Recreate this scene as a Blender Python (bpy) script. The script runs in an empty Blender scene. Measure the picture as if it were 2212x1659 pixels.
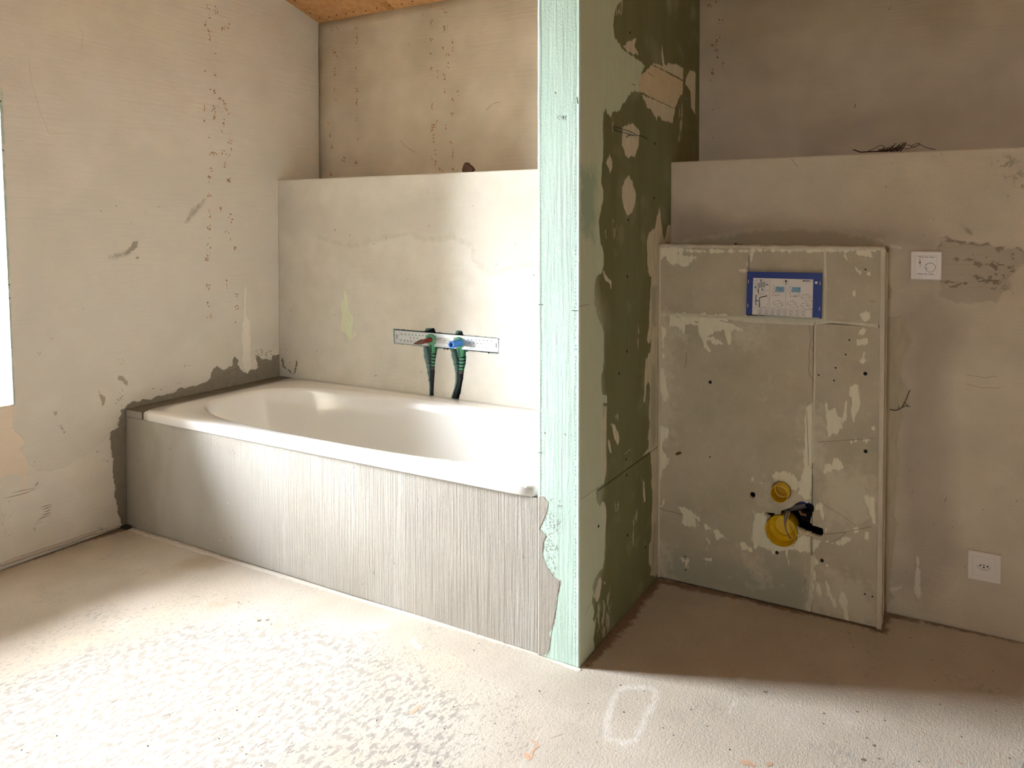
import bpy, math, random
import numpy as np
from mathutils import Matrix, Vector

# ------------------------------------------------------------------ camera
SC = bpy.context.scene
COL = SC.collection
W, H = 2212.0, 1659.0
F, PX, PY = 1576.009, 1240.18, 532.712
CO = np.array([3.01041, -2.82520, 1.21824])
CR = np.array([0.88607205, 0.46354633, 0.00105842])
CU = np.array([-0.01144842, 0.01960101, 0.99974233])
CF = np.array([-0.46340614, 0.88585586, -0.02267478])
cd = bpy.data.cameras.new('camera'); cam = bpy.data.objects.new('camera', cd); COL.objects.link(cam)
cd.sensor_fit = 'HORIZONTAL'; cd.sensor_width = 36.0; cd.lens = F * 36.0 / W
cd.shift_x = (W / 2 - PX) / W; cd.shift_y = (PY - H / 2) / W
cd.clip_start = 0.02
M4 = Matrix([[CR[i], CU[i], -CF[i], CO[i]] for i in range(3)] + [[0, 0, 0, 1]])
cam.matrix_world = M4
SC.camera = cam

# ------------------------------------------------------------------ light
SC.view_settings.view_transform = 'Standard'; SC.view_settings.look = 'None'
SC.view_settings.gamma = 1.0; SC.view_settings.use_curve_mapping = False
SC.view_settings.exposure = 1.42
SKY = 52.0
wd = bpy.data.worlds.new('overcast_sky'); SC.world = wd; wd.use_nodes = True
bg = wd.node_tree.nodes['Background']
bg.inputs[0].default_value = (0.895, 0.957, 1.03, 1); bg.inputs[1].default_value = SKY
SC.cycles.max_bounces = 8; SC.cycles.diffuse_bounces = 5; SC.cycles.glossy_bounces = 4
SC.cycles.use_denoising = True; SC.cycles.use_adaptive_sampling = False
SC.cycles.sample_clamp_indirect = 8.0

def portal(name, loc, rot, sx, sy):
    l = bpy.data.lights.new(name, 'AREA'); l.shape = 'RECTANGLE'; l.size = sx; l.size_y = sy
    l.cycles.is_portal = True
    o = bpy.data.objects.new(name, l); COL.objects.link(o); o.location = loc; o.rotation_euler = rot
    return o
# window openings (real holes in the outer walls, see below)
WY0, WY1, WZ0, WZ1 = -2.06, -1.44, 0.585, 2.15       # side window in the left wall
BX0, BX1, BZ0, BZ1 = 2.3, 2.75, 1.1, 1.46             # unseen window added behind the camera to brighten the shaded walls
portal('daylight_portal_side', (-0.36, (WY0 + WY1) / 2, (WZ0 + WZ1) / 2), (0, math.radians(-90), 0), WZ1 - WZ0, WY1 - WY0)

portal('fill_portal_rear', ((BX0 + BX1) / 2, -6.76, (BZ0 + BZ1) / 2), (math.radians(90), 0, 0), BX1 - BX0, BZ1 - BZ0)  # sky light through the added rear opening, fill for the shaded walls

# ------------------------------------------------------------------ main measures (metres; x right, y into the room's back wall, z up)
DL, DR = 0.2708, 0.3231          # depth of the two ledges
HL, HR = 1.4651, 1.4634          # their heights
AP = 1.0432                      # front of tub apron and partition
P0, P1 = 1.9624, 2.0961          # partition sides
WB, HB, XB = 0.4436, 1.1622, 2.8252   # toilet casing: front, top, right side
RX, RY = 6.2, -6.4              # right wall, wall behind the camera
CZ, CS = 2.315, 0.28             # ceiling height at the back wall and its rise per metre
TZ, T0 = 0.4886, 0.1096          # tub rim height, left end of tub
def ceil_z(y): return CZ - CS * y

# ------------------------------------------------------------------ helpers
def srgb(r, g, b):
    f = lambda c: (c / 12.92 if c <= 0.04045 else ((c + 0.055) / 1.055) ** 2.4)
    return (f(r / 255.0), f(g / 255.0), f(b / 255.0), 1.0)
def ray(x, y): return CF + CR * (x - PX) / F - CU * (y - PY) / F
def at(x, y, ax, v):
    d = ray(x, y); return CO + d * ((v - CO[ax]) / d[ax])

def mk(name, verts, faces, mat=None, parent=None, smooth=False, kind=None):
    me = bpy.data.meshes.new(name)
    v = np.array(verts, float).reshape(-1, 3)
    o = bpy.data.objects.new(name, me)
    if parent is not None:
        o.parent = parent
        v = v - np.array(parent.location) - (np.array(parent.parent.location) if parent.parent else 0)
    me.from_pydata([tuple(p) for p in v], [], [tuple(f) for f in faces])
    if mat is not None: me.materials.append(mat)
    if smooth: me.polygons.foreach_set('use_smooth', [True] * len(me.polygons))
    me.update(); COL.objects.link(o)
    if kind: o['kind'] = kind
    return o
def thing(name, loc, label, cat, group=None):
    o = bpy.data.objects.new(name, None); COL.objects.link(o); o.location = loc; o.empty_display_size = 0.02
    o['label'] = label; o['category'] = cat
    if group: o['group'] = group
    return o
def tag(o, label, cat, group=None):
    o['label'] = label; o['category'] = cat
    if group: o['group'] = group
    return o
def lab(o, label): o['label'] = label; return o
def join(*parts):
    V, Fc = [], []
    for v, f in parts:
        n = len(V); V += [tuple(p) for p in v]; Fc += [tuple(i + n for i in q) for q in f]
    return V, Fc
def box(x0, x1, y0, y1, z0, z1):
    v = [(x, y, z) for z in (z0, z1) for y in (y0, y1) for x in (x0, x1)]
    return v, [(0, 2, 3, 1), (4, 5, 7, 6), (0, 1, 5, 4), (2, 6, 7, 3), (0, 4, 6, 2), (1, 3, 7, 5)]
def cbox(x0, x1, y0, y1, z0, z1, c):
    """box with chamfered edges"""
    V = []; idx = {}
    xs, ys, zs = (x0, x1), (y0, y1), (z0, z1)
    for i in (0, 1):
        for j in (0, 1):
            for k in (0, 1):
                s = (1 if i == 0 else -1, 1 if j == 0 else -1, 1 if k == 0 else -1)
                p = (xs[i], ys[j], zs[k])
                for a in range(3):
                    q = [p[m] + (s[m] * c if m != a else 0) for m in range(3)]
                    idx[(i, j, k, a)] = len(V); V.append(tuple(q))
    import bmesh
    bm = bmesh.new()
    for v in V: bm.verts.new(v)
    r = bmesh.ops.convex_hull(bm, input=bm.verts[:])
    bm.verts.ensure_lookup_table(); bm.verts.index_update()
    vv = [tuple(v.co) for v in bm.verts]; ff = [tuple(v.index for v in f.verts) for f in bm.faces]
    bm.free(); return vv, ff
def prism(poly, d):
    """polygon of 3-d points extruded by vector d"""
    n = len(poly); p = [np.array(q, float) for q in poly]; d = np.array(d, float)
    V = [tuple(q) for q in p] + [tuple(q + d) for q in p]
    Fc = [tuple(range(n))[::-1], tuple(range(n, 2 * n))] + [(i, (i + 1) % n, n + (i + 1) % n, n + i) for i in range(n)]
    return V, Fc
def basis(d):
    d = np.array(d, float); d = d / np.linalg.norm(d)
    a = np.array([0, 0, 1.0]) if abs(d[2]) < 0.9 else np.array([1.0, 0, 0])
    u = np.cross(a, d); u /= np.linalg.norm(u); return u, np.cross(d, u), d
def lathe(c, axis, prof, n=32, close=True):
    """profile [(t along axis, radius)]"""
    u, v, d = basis(axis); c = np.array(c, float); V = []; Fc = []
    for t, r in prof:
        for k in range(n):
            a = 2 * math.pi * k / n
            V.append(tuple(c + d * t + (u * math.cos(a) + v * math.sin(a)) * r))
    m = len(prof)
    for i in range(m - 1):
        for k in range(n):
            k2 = (k + 1) % n
            Fc.append((i * n + k, i * n + k2, (i + 1) * n + k2, (i + 1) * n + k))
    if close:
        Fc.append(tuple(range(n))[::-1]); Fc.append(tuple((m - 1) * n + k for k in range(n)))
    return V, Fc
def tube(pts, r, n=10, caps=True):
    pts = [np.array(p, float) for p in pts]; m = len(pts); rr = r if isinstance(r, (list, tuple)) else [r] * m
    V = []; Fc = []; prev = None
    for i, p in enumerate(pts):
        d = pts[min(i + 1, m - 1)] - pts[max(i - 1, 0)]; d = d / (np.linalg.norm(d) + 1e-12)
        if prev is None: u, v, _ = basis(d)
        else:
            u = prev - d * np.dot(prev, d); u /= np.linalg.norm(u) + 1e-12; v = np.cross(d, u)
        prev = u
        for k in range(n):
            a = 2 * math.pi * k / n; V.append(tuple(p + (u * math.cos(a) + v * math.sin(a)) * rr[i]))
    for i in range(m - 1):
        for k in range(n):
            k2 = (k + 1) % n; Fc.append((i * n + k, i * n + k2, (i + 1) * n + k2, (i + 1) * n + k))
    if caps: Fc.append(tuple(range(n))[::-1]); Fc.append(tuple((m - 1) * n + k for k in range(n)))
    return V, Fc
def spline(pts, n=8):
    """catmull-rom through points"""
    p = [np.array(q, float) for q in pts]; p = [2 * p[0] - p[1]] + p + [2 * p[-1] - p[-2]]; out = []
    for i in range(1, len(p) - 2):
        for k in range(n):
            t = k / n
            out.append(0.5 * ((2 * p[i]) + (-p[i-1] + p[i+1]) * t + (2*p[i-1] - 5*p[i] + 4*p[i+1] - p[i+2]) * t*t + (-p[i-1] + 3*p[i] - 3*p[i+1] + p[i+2]) * t**3))
    out.append(p[-2]); return out

# ------------------------------------------------------------------ materials
def new_mat(name):
    m = bpy.data.materials.new(name); m.use_nodes = True
    nt = m.node_tree; b = nt.nodes['Principled BSDF']
    return m, nt, b
def plain(name, col, rough=0.5, metal=0.0, bump=0.0, bscale=200.0, var=0.0, coat=0.0):
    m, nt, b = new_mat(name); N, L = nt.nodes, nt.links
    b.inputs['Base Color'].default_value = col; b.inputs['Roughness'].default_value = rough; b.inputs['Metallic'].default_value = metal
    if coat: b.inputs['Coat Weight'].default_value = coat; b.inputs['Coat Roughness'].default_value = 0.05
    if bump or var:
        g = N.new('ShaderNodeNewGeometry'); n = N.new('ShaderNodeTexNoise'); n.inputs['Scale'].default_value = bscale; n.inputs['Detail'].default_value = 4
        L.new(g.outputs['Position'], n.inputs['Vector'])
        if bump:
            bp = N.new('ShaderNodeBump'); bp.inputs['Distance'].default_value = bump; L.new(n.outputs['Fac'], bp.inputs['Height']); L.new(bp.outputs['Normal'], b.inputs['Normal'])
        if var:
            mr = N.new('ShaderNodeMapRange'); mr.inputs[1].default_value = 0.3; mr.inputs[2].default_value = 0.7; mr.inputs[3].default_value = 1 - var; mr.inputs[4].default_value = 1 + var
            L.new(n.outputs['Fac'], mr.inputs[0])
            hs = N.new('ShaderNodeHueSaturation'); hs.inputs['Color'].default_value = col; L.new(mr.outputs[0], hs.inputs['Value']); L.new(hs.outputs[0], b.inputs['Base Color'])
    return m

def paint_mat(name, base, layers=(), rough=0.85, mottle=0.06, mscale=2.2, grain=0.00025, gscale=220.0, lines=None, base2=None, mot_st=(1, 1, 1), fine=0.03):
    """plaster-like material. layers: dicts read a distance attribute painted on the mesh, break its edge with noise, mix colour, add relief.
    lines: list of (stretch vector, scale, height) directional trowel relief"""
    m, nt, b = new_mat(name); N, L = nt.nodes, nt.links
    b.inputs['Roughness'].default_value = rough
    b.inputs['Specular IOR Level'].default_value = 0.0
    geo = N.new('ShaderNodeNewGeometry'); pos = geo.outputs['Position']
    cache = {}
    def noise(scale, st=(1, 1, 1), detail=3, rgh=0.6, off=0.0):
        key = (scale, tuple(st), detail)
        if key not in cache: cache[key] = noise_(scale, st, detail, rgh, 0.0, off)
        return cache[key]
    def noise_(scale, st, detail, rgh, dist, off):
        mp = N.new('ShaderNodeMapping'); mp.inputs['Scale'].default_value = st; mp.inputs['Location'].default_value = (off, off * 1.7, off * 0.6)
        L.new(pos, mp.inputs['Vector'])
        n = N.new('ShaderNodeTexNoise'); n.inputs['Scale'].default_value = scale; n.inputs['Detail'].default_value = detail
        n.inputs['Roughness'].default_value = rgh; n.inputs['Distortion'].default_value = dist
        L.new(mp.outputs[0], n.inputs['Vector']); return n.outputs['Fac']
    def mrange(v, a, c, d, e):
        r = N.new('ShaderNodeMapRange'); r.clamp = True
        for i, q in enumerate((a, c, d, e)): r.inputs[i + 1].default_value = q
        L.new(v, r.inputs[0]); return r.outputs[0]
    def math2(op, a, c):
        r = N.new('ShaderNodeMath'); r.operation = op
        for i, q in enumerate((a, c)):
            if isinstance(q, (int, float)): r.inputs[i].default_value = q
            else: L.new(q, r.inputs[i])
        return r.outputs[0]
    def mix(f, a, c):
        r = N.new('ShaderNodeMix'); r.data_type = 'RGBA'
        for s, q in ((0, f), (6, a), (7, c)):
            if isinstance(q, (int, float, tuple)): r.inputs[s].default_value = q
            else: L.new(q, r.inputs[s])
        return r.outputs[2]
    col = base
    if base2 is not None: col = mix(mrange(noise(mscale, mot_st, 3, 0.65), 0.42, 0.6, 0, 1), base, base2)
    hs = N.new('ShaderNodeHueSaturation')
    if isinstance(col, tuple): hs.inputs['Color'].default_value = col
    else: L.new(col, hs.inputs['Color'])
    v1 = mrange(noise(mscale * 3, mot_st, 2, 0.65), 0.3, 0.7, 1 - mottle, 1 + mottle)
    gn = noise(gscale, (1, 1, 1), 1)
    v2 = mrange(gn, 0.3, 0.7, 1 - fine, 1 + fine)
    L.new(math2('MULTIPLY', v1, v2), hs.inputs['Value'])
    col = hs.outputs[0]
    hgt = math2('MULTIPLY', gn, grain * 1.6)
    for st, sc, hh in (lines or ()):
        hgt = math2('ADD', hgt, math2('MULTIPLY', noise(sc, st, 1), hh * 1.7))
    for i, ly in enumerate(layers):
        a = N.new('ShaderNodeAttribute'); a.attribute_name = ly['n']; v = a.outputs['Fac']
        amp = ly.get('amp', 0.004)
        ns, st_ = ly.get('ns', 60), ly.get('st', (1, 1, 1))
        if st_[2] < 1: nz = noise(60, (1, 1, .25), 2)
        elif ns <= 12: nz = noise(7, (1, 1, 1), 2)
        else: nz = noise(38, (1, 1, 1), 3)
        v = math2('ADD', v, math2('MULTIPLY', math2('SUBTRACT', nz, 0.5), amp * 5))
        sf = ly.get('soft', 0.0008)
        f = mrange(v, -sf, sf, 0, 1)
        if 'brk' in ly:
            th, bs, bst = ly['brk']
            f = math2('MULTIPLY', f, mrange(noise(bs, bst, 2), th - 0.02, th + 0.02, 0, 1))
        if 'h' in ly: hgt = math2('ADD', hgt, math2('MULTIPLY', mrange(a.outputs['Fac'], -0.002, 0.002, 0, 1), ly['h']))
        if ly.get('op', 1) < 1: f = math2('MULTIPLY', f, ly['op'])
        if 'col' in ly:
            lc = ly['col']
            if 'mot' in ly:
                h2 = N.new('ShaderNodeHueSaturation'); h2.inputs['Color'].default_value = lc
                L.new(mrange(nz, 0.3, 0.7, 1 - ly['mot'], 1 + ly['mot']), h2.inputs['Value']); lc = h2.outputs[0]
            col = mix(f, col, lc)
    L.new(col, b.inputs['Base Color'])
    bp = N.new('ShaderNodeBump'); bp.inputs['Distance'].default_value = 1.0; bp.inputs['Strength'].default_value = 1.0
    L.new(hgt, bp.inputs['Height']); L.new(bp.outputs['Normal'], b.inputs['Normal'])
    return m

# ------------------------------------------------------------------ painted planar surfaces
def seg_dist(P, A, B):
    d = B - A; t = np.clip(((P - A) @ d) / (d @ d + 1e-12), 0, 1)
    return np.linalg.norm(P - (A + t[:, None] * d), axis=1), t
def poly_sdf(P, poly):
    poly = np.array(poly, float); n = len(poly); dm = np.full(len(P), 1e9); ins = np.zeros(len(P), bool)
    for i in range(n):
        A, B = poly[i], poly[(i + 1) % n]
        dm = np.minimum(dm, seg_dist(P, A, B)[0])
        c = ((A[1] > P[:, 1]) != (B[1] > P[:, 1]))
        xi = A[0] + (P[:, 1] - A[1]) / (B[1] - A[1] + 1e-15) * (B[0] - A[0])
        ins ^= c & (P[:, 0] < xi)
    return np.where(ins, dm, -dm)
FAR = 0.04
class Surf:
    def __init__(s, O, U, V):
        s.O = np.array(O, float); s.U = np.array(U, float); s.V = np.array(V, float); s.N = np.cross(s.U, s.V); s.lay = {}
    def uv(s, x, y):
        d = ray(x, y); t = ((s.O - CO) @ s.N) / (d @ s.N); p = CO + d * t - s.O
        return (p @ s.U, p @ s.V)
    def xyz(s, u, v, lift=0.0): return s.O + s.U * u + s.V * v + s.N * lift
    def scale(s, x, y): return np.linalg.norm(np.array(s.uv(x, y + .5)) - np.array(s.uv(x, y - .5)))
    def P(s, l, *polys):
        for p in polys: s.lay.setdefault(l, []).append(('p', np.array([s.uv(*q) for q in p]), None))
    def S(s, l, w, *lines):
        for p in lines:
            a = np.array([s.uv(*q) for q in p]); k = s.scale(*p[len(p) // 2]) / 2
            ww = np.array(w if isinstance(w, (list, tuple)) else [w] * len(p), float) * k
            if len(ww) != len(p): ww = np.interp(np.linspace(0, 1, len(p)), np.linspace(0, 1, len(ww)), ww)
            s.lay.setdefault(l, []).append(('s', a, ww))
    def field(s, l, G, flat):
        out = np.full(len(flat), -FAR)
        for k, a, w in s.lay.get(l, ()):
            mg = FAR + (w.max() if w is not None else 0)
            lo, hi = a.min(0) - mg, a.max(0) + mg
            m = np.where((flat[:, 0] >= lo[0]) & (flat[:, 0] <= hi[0]) & (flat[:, 1] >= lo[1]) & (flat[:, 1] <= hi[1]))[0]
            if not len(m): continue
            Q = flat[m]
            if k == 'p': d = poly_sdf(Q, a)
            else:
                d = np.full(len(Q), -1e9)
                for i in range(len(a) - 1):
                    ds, t = seg_dist(Q, a[i], a[i + 1]); d = np.maximum(d, w[i] + (w[i + 1] - w[i]) * t - ds)
            out[m] = np.maximum(out[m], np.clip(d, -FAR, 10))
        return out
    def grid(s, name, u0, u1, v0, v1, step, mat, parent=None, holes=(), thick=0.012, kind=None, edge_mat=None, disp=None, layers=None):
        nu, nv = max(2, int(math.ceil((u1 - u0) / step)) + 1), max(2, int(math.ceil((v1 - v0) / step)) + 1)
        uu, vv = np.meshgrid(np.linspace(u0, u1, nu), np.linspace(v0, v1, nv)); flat = np.stack([uu.ravel(), vv.ravel()], 1)
        ii = np.arange((nv - 1) * (nu - 1)); r, c = ii // (nu - 1), ii % (nu - 1); i0 = r * nu + c
        quads = np.stack([i0, i0 + 1, i0 + nu + 1, i0 + nu], 1)
        if holes:
            sd = np.full(len(flat), -1e9)
            for h in holes:
                h = np.array(h, float); sd = np.maximum(sd, poly_sdf(flat, h))
            near = np.where(np.abs(sd) < step * 0.72)[0]
            for i in near:                                   # pull nearby grid points onto the hole's outline
                best = None
                for h in holes:
                    h = np.array(h, float); B = np.roll(h, -1, 0); d = B - h
                    t = np.clip(((flat[i] - h) * d).sum(1) / ((d * d).sum(1) + 1e-12), 0, 1); q = h + t[:, None] * d
                    e = np.linalg.norm(q - flat[i], axis=1); j = e.argmin()
                    if best is None or e[j] < best[0]: best = (e[j], q[j])
                if u0 + 1e-6 < flat[i, 0] < u1 - 1e-6 and v0 + 1e-6 < flat[i, 1] < v1 - 1e-6: flat[i] = best[1]
            cen = flat[quads].mean(1); sc = np.full(len(cen), -1e9)
            for h in holes: sc = np.maximum(sc, poly_sdf(cen, h))
            quads = quads[sc < 0]
        pts = s.O + flat[:, :1] * s.U + flat[:, 1:] * s.V
        if disp is not None: pts = pts + disp(flat)[:, None] * s.N
        e = np.concatenate([quads[:, [0, 1]], quads[:, [1, 2]], quads[:, [2, 3]], quads[:, [3, 0]]])
        key = np.sort(e, 1); k1 = key[:, 0].astype(np.int64) * len(pts) + key[:, 1]
        _, inv, cnt = np.unique(k1, return_inverse=True, return_counts=True)
        be = e[cnt[inv] == 1]
        nb = len(pts); bv = np.unique(be); mp = np.zeros(nb, np.int64); mp[bv] = nb + np.arange(len(bv))
        allp = np.concatenate([pts, pts[bv] - s.N * thick])
        sk = np.stack([be[:, 1], be[:, 0], mp[be[:, 0]], mp[be[:, 1]]], 1)
        fq = np.concatenate([quads, sk]); nf = len(fq)
        off = np.zeros(3)
        o_par = parent
        while o_par is not None: off = off + np.array(o_par.location); o_par = o_par.parent
        allp = allp - off
        me = bpy.data.meshes.new(name); me.vertices.add(len(allp)); me.vertices.foreach_set('co', allp.ravel())
        me.loops.add(nf * 4); me.loops.foreach_set('vertex_index', fq.ravel().astype(np.int32))
        me.polygons.add(nf); me.polygons.foreach_set('loop_start', np.arange(0, nf * 4, 4, dtype=np.int32)); me.polygons.foreach_set('loop_total', np.full(nf, 4, np.int32))
        me.materials.append(mat)
        if edge_mat is not None:
            me.materials.append(edge_mat); mi = np.zeros(nf, np.int32); mi[len(quads):] = 1; me.polygons.foreach_set('material_index', mi)
        me.update(calc_edges=True)
        for l in (layers if layers is not None else s.lay):
            f = s.field(l, None, flat); f = np.concatenate([f, f[bv]])
            at_ = me.attributes.new(l, 'FLOAT', 'POINT'); at_.data.foreach_set('value', f.astype(np.float32))
        o = bpy.data.objects.new(name, me); COL.objects.link(o)
        if parent is not None: o.parent = parent
        if kind: o['kind'] = kind
        return o
    def marks(s, name, mat, parent, polys=(), strokes=(), lift=0.0004, kind='stuff'):
        """small flat marks standing a hair proud of the surface. strokes: (width px, [(x,y)...])"""
        V, Fc = [], []
        def add(uvp):
            n = len(V); V.extend(s.xyz(u, v, lift) for u, v in uvp); Fc.append(tuple(range(n, n + len(uvp))))
        for p in polys: add([s.uv(*q) for q in p])
        for w, p in strokes:
            a = np.array([s.uv(*q) for q in p]); k = s.scale(*p[0]) / 2
            ww = np.array(w if isinstance(w, (list, tuple)) else [w] * len(p), float)
            if len(ww) != len(p): ww = np.interp(np.linspace(0, 1, len(p)), np.linspace(0, 1, len(ww)), ww)
            ww = ww * k
            L_, R_ = [], []
            for i in range(len(a)):
                d = a[min(i + 1, len(a) - 1)] - a[max(i - 1, 0)]; d = d / (np.linalg.norm(d) + 1e-12); nn = np.array([-d[1], d[0]])
                L_.append(a[i] + nn * ww[i]); R_.append(a[i] - nn * ww[i])
            for i in range(len(a) - 1): add([L_[i], R_[i], R_[i + 1], L_[i + 1]])
        o = mk(name, V, Fc, mat, parent)
        if kind: o['kind'] = kind
        return o
def flecks(rnd, clusters, size=(1.2, 3.2)):
    out = []
    for x, y, rx, ry, n in clusters:
        for _ in range(n):
            a = rnd.uniform(0, 6.28); q = math.sqrt(rnd.random()); cx, cy = x + rx * q * math.cos(a), y + ry * q * math.sin(a)
            L1 = rnd.uniform(*size); L2 = L1 * rnd.uniform(0.35, 0.7); th = rnd.gauss(1.3, 0.6); k = rnd.choice((4, 5, 6)); p = []
            for j in range(k):
                b = 6.283 * j / k + rnd.uniform(-.3, .3); m = rnd.uniform(0.7, 1.2)
                ex, ey = L1 / 2 * m * math.cos(b), L2 / 2 * m * math.sin(b)
                p.append((cx + ex * math.cos(th) - ey * math.sin(th), cy + ex * math.sin(th) + ey * math.cos(th)))
            out.append(p)
    return out
def ell(x, y, rx, ry, rot=0, n=14):
    c, s_ = math.cos(rot), math.sin(rot)
    return [(x + rx * math.cos(t) * c - ry * math.sin(t) * s_, y + rx * math.cos(t) * s_ + ry * math.sin(t) * c) for t in [6.2832 * k / n for k in range(n)]]
RND = random.Random(7)
def cc(ox, oy, s, pts): return [(ox + x / s, oy + y / s) for x, y in pts]
X, Y, Z = (1, 0, 0), (0, 1, 0), (0, 0, 1)
PLASTER = srgb(219, 213, 201); PLASTER2 = srgb(194, 187, 174); FILL = srgb(214, 208, 192); CEMENT = srgb(138, 131, 117)

# ================================================================== SETTING
# ---- floor
sf = Surf((0, 0, 0), X, Y)
sf.P('scuff', [(-40, 1700), (-40, 1480), (200, 1400), (420, 1340), (700, 1360), (860, 1420), (1010, 1520), (960, 1700)])
sf.P('scuff2', [(150, 1330), (420, 1270), (720, 1330), (980, 1420), (1180, 1560), (1100, 1700), (-40, 1700), (-40, 1440)])
sf.P('damp', ell(440, 1214, 62, 15, -0.16), ell(470, 1306, 30, 9, -0.2))
sf.P('blot', ell(345, 1322, 26, 8, 0), ell(160, 1383, 36, 8, -.1), ell(590, 1355, 26, 16, .3), ell(960, 1430, 50, 16, .2))
sf.S('dirt', [8, 14, 9, 16, 10], [(0, 1224), (90, 1196), (160, 1172), (225, 1152), (272, 1140)])
sf.S('dirt', [4, 18, 28, 18, 16], [(1262, 1440), (1300, 1392), (1340, 1340), (1385, 1290), (1420, 1254)])
sf.S('dirt', [10, 14, 8, 12, 10, 12], [(1420, 1254), (1500, 1270), (1600, 1292), (1700, 1313), (1800, 1335), (1897, 1357)])
sf.S('dirt', [20, 10, 10], [(1897, 1357), (1908, 1340), (1920, 1326)])
sf.S('dirt', [14, 8, 10, 8], [(1918, 1327), (2000, 1343), (2120, 1367), (2230, 1392)])
sf.S('rimline', [6, 7, 5, 6, 6], [(280, 1143), (420, 1187), (640, 1253), (900, 1331), (1165, 1412), (1250, 1446)])
foot = cc(740, 1200, 2.989, [(1830, 850), (1990, 855), (2030, 880), (2000, 980), (1930, 1090), (1890, 1190), (1810, 1215), (1720, 1180), (1700, 1100), (1740, 960), (1770, 880), (1830, 850)])
sf.S('chalk', 9, foot)
sf.S('chalk', [5, 12, 5], [(745, 1372), (780, 1355), (835, 1352)], [(893, 1380), (905, 1402)])
sf.S('chalk', [4, 7, 3], cc(1400, 1200, 2.724, [(520, 850), (470, 930)]), cc(1400, 1200, 2.724, [(1190, 980), (1260, 1010)]))
sf.P('chalk', ell(1600, 1466, 8, 5))
m_floor = paint_mat('screed', srgb(190, 181, 168), [
    dict(n='scuff', col=srgb(138, 134, 128), amp=0.035, ns=4, soft=0.03, op=0.65, brk=(0.535, 70, (1.0, 0.55, 1))),
    dict(n='scuff2', col=srgb(140, 134, 126), amp=0.035, ns=3, soft=0.03, op=0.5, brk=(0.60, 110, (1.0, 0.5, 1)), h=-0.0004),
    dict(n='blot', col=srgb(196, 178, 158), amp=0.02, ns=20, soft=0.012, op=0.5),
    dict(n='damp', col=srgb(168, 146, 118), amp=0.008, ns=10, soft=0.022, op=0.4),
    dict(n='chalk', col=srgb(228, 224, 218), amp=0.006, ns=60, soft=0.006, op=0.35),
    dict(n='rimline', col=srgb(222, 214, 204), amp=0.006, ns=30, soft=0.003, h=0.002, op=0.8),
    dict(n='dirt', col=srgb(122, 98, 74), amp=0.012, ns=35, soft=0.008, op=0.8, h=0.0015),
], rough=0.7, mottle=0.05, mscale=1.6, grain=0.0006, gscale=120, base2=srgb(182, 172, 157), fine=0.04,
    lines=[((1, 0.45, 1), 260, 0.0005)])
floor = sf.grid('floor', 0, 3.7, -2.7, 0, 0.009, m_floor, thick=0.15); floor['kind'] = 'structure'
m_screed2 = paint_mat('screed_far', srgb(208, 195, 178), rough=0.7)
mk('floor_far', *join(box(3.7, RX, RY, 0.2, -0.15, -0.0004), box(0, 3.7, RY, -2.7, -0.15, -0.0004)), m_screed2, floor)

# ---- left wall with the side window
sl = Surf((0, 0, 0), Y, Z)
jag = cc(230, 740, 5.144, [(180, 745), (240, 690), (300, 635), (350, 660), (420, 625), (480, 640), (540, 610), (620, 590), (700, 575), (760, 545), (810, 510), (880, 505), (960, 490), (1040, 470), (1110, 435), (1150, 420), (1165, 350), (1180, 300), (1230, 255), (1290, 315), (1360, 270), (1410, 260), (1400, 200), (1420, 155), (1455, 200), (1460, 250), (1510, 320), (1550, 350), (1600, 300), (1680, 300), (1670, 200), (1650, 130), (1720, 180), (1830, 190), (1850, 150), (1940, 115), (1960, 250), (2000, 320), (2090, 370), (1500, 500), (800, 640)])
sl.P('cement', jag)
strip = cc(0, 840, 4.254, [(1190, 150), (1120, 190), (1110, 240), (1085, 290), (1080, 360), (1015, 400), (1005, 440), (1020, 500), (1015, 560), (1035, 640), (1040, 760), (1060, 880), (1055, 940), (1075, 1080), (1100, 1190), (1130, 1250), (1200, 1260)])
sl.P('cement', strip)
sl.P('blob', cc(230, 740, 5.144, [(135, 365), (200, 390), (240, 430), (238, 480), (180, 440), (140, 410)]),
     cc(0, 840, 4.254, [(905, 5), (940, 50), (965, 80), (960, 130), (935, 155), (928, 100), (910, 50)]),
     cc(0, 840, 4.254, [(482, 215), (522, 215), (505, 240), (490, 230)]), cc(0, 840, 4.254, [(545, 335), (575, 360), (600, 395), (585, 408), (560, 370)]),
     cc(0, 0, 2.676, [(690, 1475), (740, 1450), (770, 1390), (795, 1395), (790, 1430), (750, 1465)]), cc(0, 0, 2.676, [(780, 1480), (805, 1485), (795, 1497)]))
sl.S('smear', [3, 12, 3], [(402, 478), (420, 455), (441, 432)], [(240, 556), (275, 545), (296, 525)])
sl.P('fresh', [(0, 886), (10, 870), (30, 876), (27, 905), (30, 930), (48, 945), (52, 960), (42, 968), (55, 990), (60, 1005), (56, 1030), (58, 1080), (50, 1075), (50, 1030), (20, 1020), (-6, 1040), (-20, 1000), (-20, 880)])
sl.P('drip', cc(420, 340, 3.457, [(376, 935), (384, 990), (388, 1180), (412, 1230), (416, 1500), (420, 1590), (390, 1615), (360, 1560), (358, 1250), (372, 1190), (370, 1000)]))
sl.P('drip2', cc(230, 740, 5.144, [(1600, 100), (1660, 150), (1690, 300), (1600, 310)]), cc(230, 740, 5.144, [(1500, 0), (1520, 340), (1480, 300)]))
sl.P('tone', [(30, 990), (45, 905), (60, 870), (300, 830), (420, 715), (520, 640), (600, 560), (600, 330), (300, 330), (40, 500), (25, 830)])
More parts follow.
